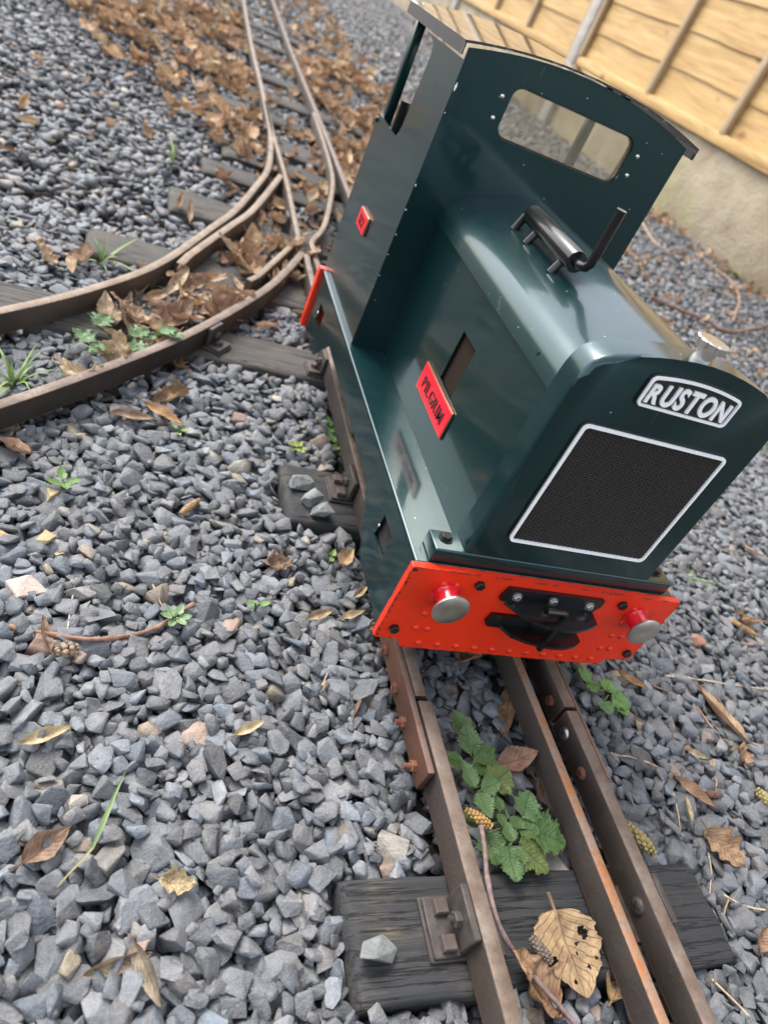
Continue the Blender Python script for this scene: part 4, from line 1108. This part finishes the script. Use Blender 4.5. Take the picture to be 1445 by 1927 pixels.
# --- leaf litter further back: nobody could count it
LL = [leaf_mesh('l', .06, .036, 7, 4, 'ovate', 0, random.uniform(.3, 1.6), random.uniform(.5, 2.0), random.uniform(.1, .25), 200 + s, 0) for s in range(8)] \
   + [leaf_mesh('l', .065, .05, 8, 5, 'lobed', 0, random.uniform(.3, 1.4), random.uniform(.6, 1.8), .22, 230 + s, 0) for s in range(5)] \
   + [leaf_mesh('l', .062, .020, 7, 3, 'long', 0, random.uniform(.3, 1.4), random.uniform(.6, 2.0), .15, 260 + s, 0) for s in range(3)]
LC = []
for me in LL:
    LC.append((np.array([v.co[:] for v in me.vertices]), np.array([p.vertices[:] for p in me.polygons]), np.array([d.uv[:] for d in me.uv_layers[0].data]).reshape(-1, 4, 2)))
def litter_density(x, y):
    if y < .80: return 0.02 if x < .15 else .10 * (x > .2) * (y > .1)
    cl = .015 + max(0, y - 1.6) * .035
    left = cl - (.12 if y < 1.25 else .12 + min((y - 1.25) * .62, .8)); right = cl + .20 + min(max(y - .9, 0) * .22, .34)
    if y > 3.0: right = cl + .45
    if left < x < right: return (.45 if abs(x - cl) < .10 else .8) if y > 1.0 else .5
    if x > right:
        e = .07 if y < 2.2 else .02
        if x > 1.75: e = .30
        elif x > 1.35: e = max(e, .07)
        return e
    return .035
VS, FS, US, TS = [], [], [], []; base = 0; cnt = 0
pal = np.array([(.50, .36, .25), (.44, .30, .205), (.46, .32, .20), (.40, .27, .17), (.36, .22, .13), (.32, .20, .13), (.22, .125, .08), (.48, .36, .235), (.38, .24, .14), (.50, .40, .28), (.26, .15, .10), (.16, .10, .07)])
random.seed(99)
RM = rail_mask(*np.meshgrid(-1.6 + .004 * np.arange(500), .004 * np.arange(1700), indexing='ij'), .004)
while cnt < 2700:
    x = random.uniform(-1.4, 1.9); y = random.uniform(.1, 6.5) if random.random() < .45 else random.uniform(.86, 3.0)
    if random.random() > litter_density(x, y) * min(1., max(.06, .55 + 1.6 * mnoise.noise(Vector((x * 4.5, y * 4.5, 2))))): continue
    if abs(x) < .14 and y < .55: continue
    u, v, d = to_px(np.array([x, y, -.03]))
    if not (-250 < u < PW + 250 and -250 < v < PH + 250): continue
    co, fa, uv = LC[random.randrange(len(LC))]
    sc = random.uniform(.55, 1.12) * (1.0 if litter_density(x, y) > .5 else .7)
    R = (Matrix.Rotation(random.uniform(0, 6.28), 3, 'Z') @ Matrix.Rotation(random.gauss(0, .34), 3, 'X') @ Matrix.Rotation(random.gauss(0, .25), 3, 'Y'))
    heap = random.uniform(0, .022) if litter_density(x, y) > .5 else random.uniform(0, .006)
    V = co @ np.array(R).T * sc + np.array([x, y, GT + .006 + heap])
    if RM[np.clip(((V[:, 0] + 1.6) / .004).astype(int), 0, RM.shape[0] - 1), np.clip((V[:, 1] / .004).astype(int), 0, RM.shape[1] - 1)].any():
        V[:, 2] += min(0., -.010 - V[:, 2].max()) if random.random() < .93 else 0.
    VS.append(V); FS.append(fa + base); US.append(uv); TS.append(np.repeat((pal[random.randrange(len(pal))] * random.uniform(.65, 1.6) * np.array([1.06, .97, .86]))[None], len(co), 0)); base += len(co); cnt += 1
V = np.concatenate(VS); F = np.concatenate(FS); U = np.concatenate(US); T = np.concatenate(TS)
me = bpy.data.meshes.new('leaf_litter'); me.vertices.add(len(V)); me.loops.add(F.size); me.polygons.add(len(F))
me.vertices.foreach_set('co', V.ravel().astype(np.float32)); me.loops.foreach_set('vertex_index', F.ravel().astype(np.int32)); me.polygons.foreach_set('loop_start', np.arange(0, F.size, 4, dtype=np.int32))
me.update(calc_edges=True)
ul = me.uv_layers.new(name='UVMap'); ul.data.foreach_set('uv', U.ravel().astype(np.float32))
at = me.attributes.new('tone', 'FLOAT_COLOR', 'POINT'); at.data.foreach_set('color', np.concatenate([T, np.ones((len(T), 1))], 1).ravel().astype(np.float32))
me.shade_smooth(); ll = finish('leaf_litter', me, 'litter', None, center=False); ll['kind'] = 'stuff'; tag(ll, 'thick drift of dry brown leaves over the track behind the locomotive', 'leaf litter')

# --- twigs and stems
def twig(pts, r0, r1, color, label, z=-.028, name='twig', n=7, wob=.0012, cat='twig', lift=0.):
    P = []
    for q in pts:
        p = px(q[0], q[1], z); zz = max(surf(p.x, p.y), -.040) + r0 + (q[2] if len(q) > 2 else 0) + lift
        P.append(Vector((p.x, p.y, zz)))
    P = catmull(P, .008); P = [p + Vector((random.uniform(-1, 1), random.uniform(-1, 1), random.uniform(-.4, .4))) * wob * .5 for p in P]
    # keep the stem smooth in height
    for _ in range(3):
        zs = [p.z for p in P]
        for i in range(1, len(P) - 1): P[i].z = (zs[i - 1] + zs[i] + zs[i + 1]) / 3
    k = len(P) - 1
    bm = bmesh.new(); bm_tube(bm, P, [r0 + (r1 - r0) * i / k + (.0004 * r0 / .001 if i % 4 == 0 else 0) for i in range(k + 1)], n)
    return tag(from_bm(name, bm, 'twig', None, 60, color), label, cat)
BK = (.24, .12, .07); STRAW = (.62, .48, .30)
random.seed(12)
twig([(20, 1168), (110, 1193), (190, 1203), (280, 1180), (330, 1155), (365, 1135)], .0020, .0013, (.27, .15, .10), 'long curved brown twig lying on the chippings')
twig([(147, 1080), (135, 1140), (125, 1205)], .0007, .0005, STRAW, 'thin straw stalk crossing the long curved twig')
twig([(290, 1095), (305, 1130), (318, 1155)], .0006, .0004, (.45, .30, .18), 'short dry stem near the tip of the long curved twig')
twig([(1255, 1271), (1300, 1272), (1350, 1280), (1445, 1291)], .0011, .0008, (.60, .48, .36), 'pale straw stem on the chippings right of the red beam')
twig([(1290, 1298), (1330, 1345), (1362, 1385)], .0012, .0009, (.34, .20, .13), 'brown twig below the pale straw stem')
twig([(1115, 1260), (1160, 1310), (1210, 1345), (1290, 1400), (1355, 1418)], .0011, .0007, (.30, .15, .10), 'thin red brown twig running from the right hand weed')
twig([(1235, 1285), (1260, 1300)], .0010, .0008, (.28, .17, .13), 'short red twig below the right buffer')
twig([(1340, 1295), (1375, 1340), (1388, 1360)], .0012, .0010, (.20, .12, .10), 'dark twig beside the long tan bark like leaf')
twig([(1270, 1490), (1285, 1530), (1290, 1560)], .0006, .0005, STRAW, 'thin straw between a curled leaf and a seed husk')
twig([(1338, 1600), (1342, 1640), (1340, 1680)], .0006, .0004, STRAW, 'upright straw by the right end of the front sleeper')
twig([(1365, 1680), (1400, 1700), (1445, 1712)], .0008, .0006, STRAW, 'straw lying beyond the right end of the front sleeper')
twig([(1345, 1840), (1400, 1895), (1440, 1940)], .0008, .0007, STRAW, 'straw stalk in front of the right end of the front sleeper')
twig([(1375, 1690), (1362, 1745)], .0006, .0005, (.45, .33, .20), 'thin dry stalk leaning over the stones near the front sleeper')
twig([(610, 1285), (625, 1248), (640, 1225)], .0006, .0005, (.48, .36, .22), 'bent straw on the chippings below the red beam corner')
twig([(1150, 1415), (1200, 1425), (1240, 1440)], .0007, .0006, (.50, .34, .20), 'pale stem near the fishplate end of the dark bar rail')
twig([(1345, 1430), (1352, 1470), (1345, 1500)], .0008, .0006, (.42, .28, .18), 'curved dry stem beside the curled orange leaf')
twig([(1225, 560), (1270, 580), (1330, 605), (1375, 625), (1445, 612)], .0050, .0028, (.22, .13, .095), 'dark fallen branch on the chippings beyond the bonnet', -.030, 'fallen_branch', 8, .006, 'branch')
twig([(1310, 480), (1370, 525), (1390, 560), (1378, 605)], .0040, .0022, (.32, .20, .14), 'bent brown stick below the concrete gravel board', -.030, 'fallen_branch', 8, .004, 'branch')
twig([(1205, 415), (1230, 455), (1258, 475)], .0045, .0030, (.40, .28, .20), 'grey brown stick leaning near the cab front corner', -.030, 'fallen_branch', 8, .004, 'branch')
# purple stem lying over the rail and sleeper
P = [px(905, 1555, -.004), px(912, 1600, -.002), px(918, 1660, .001), px(940, 1745, -.006), px(985, 1815, -.018), px(1050, 1890, -.022), px(1110, 1960, -.022)]
bm = bmesh.new(); Pc = catmull(P, .006); bm_tube(bm, Pc, [.0016 + .0004 * (i % 5 == 0) for i in range(len(Pc))], 8)
tag(from_bm('twig', bm, 'twig', None, 60, (.22, .145, .135)), 'purple brown stem arching beside the rail over the front sleeper', 'twig')

# --- catkins and cones
def catkin(u, v, z, yaw, L, r, color, label, pitch=0.):
    p = px(u, v, z); zz = max(z, surf(p.x, p.y) + r * .6) if not blocked(p.x, p.y, 0) else z
    bm = bmesh.new(); n = int(L / (r * .62)); rr = random.Random(int(u))
    for i in range(n):
        t = i / max(1, n - 1); env = r * (.55 + .6 * math.sin(math.pi * min(1, t * .9 + .08)))
        for k in range(6):
            a = 2 * math.pi * (k + .5 * (i % 2)) / 6
            mt = Matrix.Translation(((t - .5) * L, math.cos(a) * env * .72, math.sin(a) * env * .72)) @ Matrix.Diagonal((*(env * .52 * rr.uniform(.85, 1.15),) * 3, 1))
            bmesh.ops.create_icosphere(bm, subdivisions=1, radius=1, matrix=mt)
    bm.transform(Matrix.Rotation(yaw, 4, 'Z') @ Matrix.Rotation(pitch, 4, 'Y')); bm.transform(Matrix.Translation((p.x, p.y, zz)))
    return tag(from_bm('catkin', bm, 'twig', None, 60, color), label, 'catkin')
YEL = (.55, .34, .08)
catkin(900, 1540, -.010, 2.5, .020, .0034, (.42, .25, .08), 'orange yellow catkin resting by the rail among the weed leaves')
catkin(1205, 1580, -.024, -1.0, .026, .0044, (.36, .29, .11), 'fat yellow catkin lying against the dark bar rail')
catkin(1440, 1505, -.026, -1.2, .020, .0040, (.36, .29, .12), 'short yellow catkin by the curled orange leaf')
catkin(358, 953, -.026, .95, .028, .0026, (.42, .26, .12), 'slender brown catkin on the chippings below the curve')
catkin(1400, 1182, -.026, -.6, .032, .0027, (.50, .29, .12), 'slender orange catkin on the chippings right of the beam')
catkin(1018, 1788, -.017, -1.0, .017, .0030, (.17, .13, .095), 'small grey brown cone sitting on the big holed leaf')
catkin(128, 1222, -.026, .4, .013, .0042, (.34, .24, .16), 'small brown cone below the long curved twig')
catkin(1340, 1495, -.027, -.1, .016, .0026, (.20, .10, .07), 'dark red catkin beside the curled orange leaf')

# --- weeds
def weed(name, label, cat, base, leaves, mat='gleaf', group=None):
    """leaves: (x, y, z, yaw, mesh, scale, colour) in world coordinates, each with its stalk"""
    root = empty(name, base, label, cat, group); B = Vector(base)
    for (x, y, z, yaw, me, sc, colr, rx, ry) in leaves:
        place('leaf', me, (x, y, z), (rx, ry, yaw), sc, mat, root, colr)
        tip_ = Vector((x, y, z)); mid = (B + tip_) / 2 + Vector((0, 0, .006))
        tube('stalk', catmull([B, mid, tip_], .006), .0009, 'gleaf', root, 6, color=(.16, .22, .07))
    return root
GW = [leaf_mesh('leaf', .030, .031, 40, 16, 'round', .20, .35, .25, .05, 60 + s, 0, .10) for s in range(4)] + [leaf_mesh('leaf', .026, .019, 36, 12, 'ovate', .26, .4, .3, .06, 70 + s, 0, .14) for s in range(3)]
for me in GW: me.materials.append(M['gleaf'])
G1 = (.062, .130, .040); G2 = (.080, .155, .060); G3 = (.115, .150, .040)
def W(u, v, z, yaw, k, sc, colr, rx=0., ry=-.05): z -= .003; p = px(u, v, z); return (p.x, p.y, z, yaw, GW[k], sc * .97, colr, rx + random.uniform(-.15, .15), ry + random.uniform(-.1, .15))
bs = px(915, 1490, -.040)
weed('lobed_weed', 'green weed with toothed lobed leaves growing between the rusty rails', 'weed', (bs.x, bs.y, -.040), [
    W(885, 1420, -.014, 1.5, 4, 1.05, G2), W(880, 1385, -.012, 1.9, 5, .95, G1), W(893, 1430, -.013, .5, 4, 1.0, G1), W(872, 1437, -.016, 2.9, 6, .8, G1),
    W(888, 1440, -.014, .0, 5, 1.05, G1), W(925, 1480, -.012, .6, 0, .85, G3), W(900, 1490, -.010, -1.4, 6, .85, G2), W(893, 1482, -.011, 1.9, 5, .85, G2), W(905, 1487, -.012, .3, 4, .75, G2),
    W(945, 1525, -.015, 2.0, 6, .55, G1), W(957, 1540, -.014, -.7, 5, .55, G1), W(940, 1530, -.015, -1.8, 4, .45, G1)])
bs = px(975, 1560, -.038)
weed('lobed_weed', 'larger green weed spreading broad lobed leaves over the sleeper edge between the rails', 'weed', (bs.x, bs.y, -.038), [
    W(985, 1538, -.010, 1.0, 1, .78, G2, .1, .05), W(1003, 1555, -.012, -.45, 2, 1.0, G1, .1, .15), W(975, 1560, -.014, -.2, 0, .55, G1),
    W(962, 1585, -.012, 1.5, 6, .65, G1), W(958, 1592, -.012, -1.6, 3, .80, G2, 0, .15), W(978, 1588, -.012, -.70, 1, .95, G3, 0, .12), W(915, 1568, -.016, -1.4, 2, .75, G1, .1, .1), W(900, 1553, -.015, 2.6, 4, .6, G1)])
bs = px(1140, 1310, -.036)
weed('leafy_weed', 'bright green weed with rounded leaves beside the dark rail below the right buffer', 'weed', (bs.x, bs.y, -.036), [
    W(1140, 1300, -.022, .8, 0, .62, (.16, .32, .08)), W(1150, 1310, -.022, -.5, 1, .70, (.15, .30, .08)), W(1135, 1320, -.024, -1.7, 2, .55, (.14, .28, .08)), W(1125, 1300, -.022, 2.3, 3, .5, (.17, .33, .08)), W(1160, 1325, -.024, -1.0, 0, .5, (.15, .3, .08)), W(1108, 1285, -.02, 1.9, 4, .8, (.17, .31, .08))])
# ferny clump by the turnout
FW = [leaf_mesh('leaf', .030, .028, 30, 12, 'lobed', .3, .4, .3, .10, 90 + s, 0, .12) for s in range(3)]
for me in FW: me.materials.append(M['gleaf'])
bs = px(225, 660, -.040); PG = (.15, .25, .12)
weed('ferny_weed', 'pale green ferny weed growing among brown leaves inside the inner curved rail', 'weed', (bs.x, bs.y, -.040),
     [(*px(u, v, z), yaw, FW[k % 3], sc, PG, 0., -.1) for k, (u, v, z, yaw, sc) in enumerate([(180, 612, -.008, 1.1, .85), (175, 645, -.010, 2.6, .85), (190, 655, -.012, -2.0, .7), (245, 630, -.006, .6, .8), (262, 628, -.007, -.4, .7), (215, 658, -.008, -2.6, .75), (240, 652, -.006, .0, .8), (255, 655, -.006, -1.0, .7), (300, 625, .002, .5, .7), (318, 628, .002, -.3, .6)])])
def seedling(u, v, label, colr, n=4, sc=.4, k=0):
    p = px(u, v, -.03); z = max(surf(p.x, p.y), -.042)
    return weed('seedling', label, 'seedling', (p.x, p.y, z - .004), [(p.x + .003 * math.cos(a), p.y + .003 * math.sin(a), z + .006 + .002 * (i % 2), a, SD[i % 2], sc, colr, 0., -.2) for i, a in enumerate([k + 6.28 * j / n for j in range(n)])])
SD = [leaf_mesh('leaf', .020, .013, 10, 6, 'round', 0, .5, .4, .03, 120 + s, 0, .1) for s in range(2)]
for me in SD: me.materials.append(M['gleaf'])
seedling(118, 920, 'four leaved bright green seedling beside a yellow stone', (.17, .30, .09), 4, .62, .3)
seedling(330, 1165, 'pale green seedling by the tip of the curved twig', (.28, .42, .22), 6, .5, .1)
seedling(480, 1147, 'tiny single green seed leaf on the chippings', (.24, .42, .10), 2, .45, .2)
seedling(625, 800, 'dark green round leaved seedling against the rail beside the skirt', (.12, .26, .06), 5, .8, .6)
seedling(632, 840, 'green two leaved seedling against the rail near the second sleeper', (.14, .30, .08), 3, .8, .2)
seedling(556, 850, 'yellow green mossy seedling by the second sleeper corner', (.36, .42, .08), 7, .45, .1)
seedling(622, 1055, 'small green shoot beside the tan oval leaf', (.26, .45, .10), 2, .4, 1.2)
seedling(335, 820, 'small green sprout on the chippings below the curve', (.3, .42, .12), 3, .4, .5)
def grass(u, v, label, blades, colr, z=-.04):
    p = px(u, v, z); root = empty('grass_tuft', (p.x, p.y, z), label, 'grass')
    for (dx, dy, h, lean, wdt, cc) in blades:
        P_ = []; W_ = []
        bm = bmesh.new(); n = 8; L_ = []; 
        d = Vector((dx, dy, 0)); s = Vector((-dy, dx, 0)).normalized() if d.length > 0 else Vector((1, 0, 0))
        for i in range(n + 1):
            t = i / n; c = Vector((p.x, p.y, z)) + d * (t ** 1.4) + Vector((0, 0, h * (t - lean * t * t)))
            w_ = wdt * (1 - t ** 2.2) * .5 + .0001
            L_.append((bm.verts.new(c - s * w_), bm.verts.new(c + Vector((0, 0, -w_ * .4))), bm.verts.new(c + s * w_)))
        for A_, B_ in zip(L_, L_[1:]):
            for q in (0, 1): bm.faces.new((A_[q], B_[q], B_[q + 1], A_[q + 1]))
        uvl = bm.loops.layers.uv.new('UVMap')
        for f in bm.faces:
            for lp in f.loops: lp[uvl].uv = (.5, .3)
        from_bm('blade', bm, 'gleaf', root, 60, cc)
    return root
random.seed(8)
def rblades(n, spread, h0, h1, w, cols): return [(random.gauss(0, spread), random.gauss(0, spread), random.uniform(h0, h1), random.uniform(.25, .75), w * random.uniform(.7, 1.2), random.choice(cols)) for _ in range(n)]
GC = [(.22, .36, .07), (.28, .40, .10), (.40, .42, .16), (.18, .30, .06)]
grass(25, 735, 'grass tuft with long blades inside the inner curved rail by its open end', rblades(16, .030, .03, .085, .004, GC), GC)
grass(190, 500, 'short grass tuft growing outside the outer curved rail', rblades(9, .035, .02, .065, .005, GC), GC)
grass(285, 545, 'yellowing grass blades among leaves between the curved rails', rblades(7, .025, .02, .06, .004, [(.35, .42, .12), (.5, .42, .1)]), GC)
grass(325, 310, 'two thin grass blades on the chippings beyond the outer curve', rblades(4, .03, .03, .085, .004, [(.35, .42, .12)]), GC)
grass(1290, 1090, 'grass tuft on the chippings beside the radiator base', rblades(12, .024, .012, .035, .0030, [(.30, .42, .14), (.45, .45, .22), (.35, .46, .14)]), GC)
grass(1440, 850, 'green grass tuft on the chippings beyond the radiator', rblades(14, .03, .015, .04, .004, [(.25, .40, .12), (.3, .42, .12)]), GC)
grass(1330, 460, 'wispy grass tuft growing at the foot of the concrete gravel board', rblades(18, .07, .04, .13, .006, [(.25, .34, .10), (.38, .38, .16), (.30, .36, .12)]), GC)
grass(1380, 520, 'small green tuft at the foot of the concrete gravel board', rblades(22, .03, .02, .05, .008, [(.25, .38, .12), (.3, .42, .12)]), GC)
grass(1435, 555, 'bright green tuft at the foot of the concrete near a bent stick', rblades(22, .03, .02, .04, .008, [(.28, .42, .12), (.3, .42, .12)]), GC)
# single long blade lying over the stones
pA, pB, pC, pD = px(108, 1668, -.022), px(175, 1595, -.019), px(215, 1500, -.016), px(237, 1450, -.014)
root = empty('grass_tuft', (pA.x, pA.y, -.034), 'single long grass blade lying over the grey chippings', 'grass')
for pts_, wds, cc in (([pA, (pA + pB) / 2, pB], (.0005, .0006, .0008), (.52, .42, .18)), ([pB, (pB + pC) / 2, pC, pD], (.0008, .0015, .0011, .0002), (.24, .34, .12))):
    bm = bmesh.new(); L_ = []
    for i, q in enumerate(pts_):
        d = (pts_[min(i + 1, len(pts_) - 1)] - pts_[max(i - 1, 0)]).normalized(); s = d.cross(Vector((0, 0, 1))).normalized()
        q = Vector(q); L_.append((bm.verts.new(q - s * wds[i]), bm.verts.new(q + Vector((0, 0, -.0004))), bm.verts.new(q + s * wds[i])))
    for A_, B_ in zip(L_, L_[1:]):
        for q in (0, 1): bm.faces.new((A_[q], B_[q], B_[q + 1], A_[q + 1]))
    uvl = bm.loops.layers.uv.new('UVMap')
    for f in bm.faces:
        for lp in f.loops: lp[uvl].uv = (.5, .3)
    from_bm('blade', bm, 'gleaf', root, 60, cc)

# --- loose stones lying on the sleepers
def loose(u, v, k, s, rot, colr, label):
    p = px(u, v, SLP_TOP + .004); me = bpy.data.meshes.new('loose_stone')
    co, fa = PN[k]; me.from_pydata([tuple(c) for c in co * np.array(s)], [], [tuple(map(int, f)) for f in fa]); me.materials.append(M['stone'])
    zmin = (np.array(co * np.array(s)) @ np.array(Matrix.Rotation(rot[0], 3, 'X')).T)[:, 2].min()
    place('loose_stone', me, (p.x, p.y, SLP_TOP - zmin + .0002), (rot[0], 0, rot[1]), 1.0, None, None, colr, label, 'stone')
loose(708, 1795, 9, (.0135, .0092, .0070), (.05, .45), (.15, .162, .155), 'single rough grey stone resting on the front charcoal sleeper')
loose(567, 912, 8, (.0135, .0085, .0062), (.0, .1), (.19, .205, .195), 'pointed grey stone on the second sleeper farthest from the rail chair')
loose(584, 940, 11, (.0110, .0090, .0070), (.1, .8), (.20, .215, .205), 'middle grey stone of three on the second sleeper')
loose(604, 965, 14, (.0105, .0100, .0080), (.1, 1.9), (.17, .185, .175), 'rounded dark stone at the near edge of the second sleeper')
# --- a few odd coloured stones among the slate
def odd(u, v, k, s, colr, label):
    p = px(u, v, -.03); me = bpy.data.meshes.new('odd_stone'); co, fa = PN[k]
    me.from_pydata([tuple(c) for c in co * np.array(s)], [], [tuple(map(int, f)) for f in fa]); me.materials.append(M['stone'])
    place('odd_stone', me, (p.x, p.y, max(surf(p.x, p.y), -.042) + s[2] * .25), (.2, .1, u * .01), 1.0, None, None, colr, label, 'stone')
odd(55, 1098, 3, (.0140, .0095, .0085), (.55, .44, .36), 'large pinkish beige stone among the grey chippings')
odd(85, 1015, 6, (.0065, .0055, .0050), (.45, .33, .14), 'small yellow ochre stone among the grey chippings')
odd(118, 1035, 9, (.0065, .0050, .0045), (.47, .34, .15), 'ochre stone right next to a beige pebble')
odd(3, 1000, 12, (.0080, .0060, .0055), (.47, .32, .14), 'ochre stone beyond the yellow pair by the seedling')
odd(95, 930, 15, (.0075, .0050, .0048), (.46, .34, .16), 'yellow stone under the four leaved seedling')
odd(1310, 1205, 18, (.0085, .0080, .0075), (.42, .19, .10), 'terracotta pebble on the chippings right of the beam')
odd(1408, 1208, 21, (.0050, .0048, .0045), (.42, .20, .11), 'small orange pebble beside the slender orange catkin')
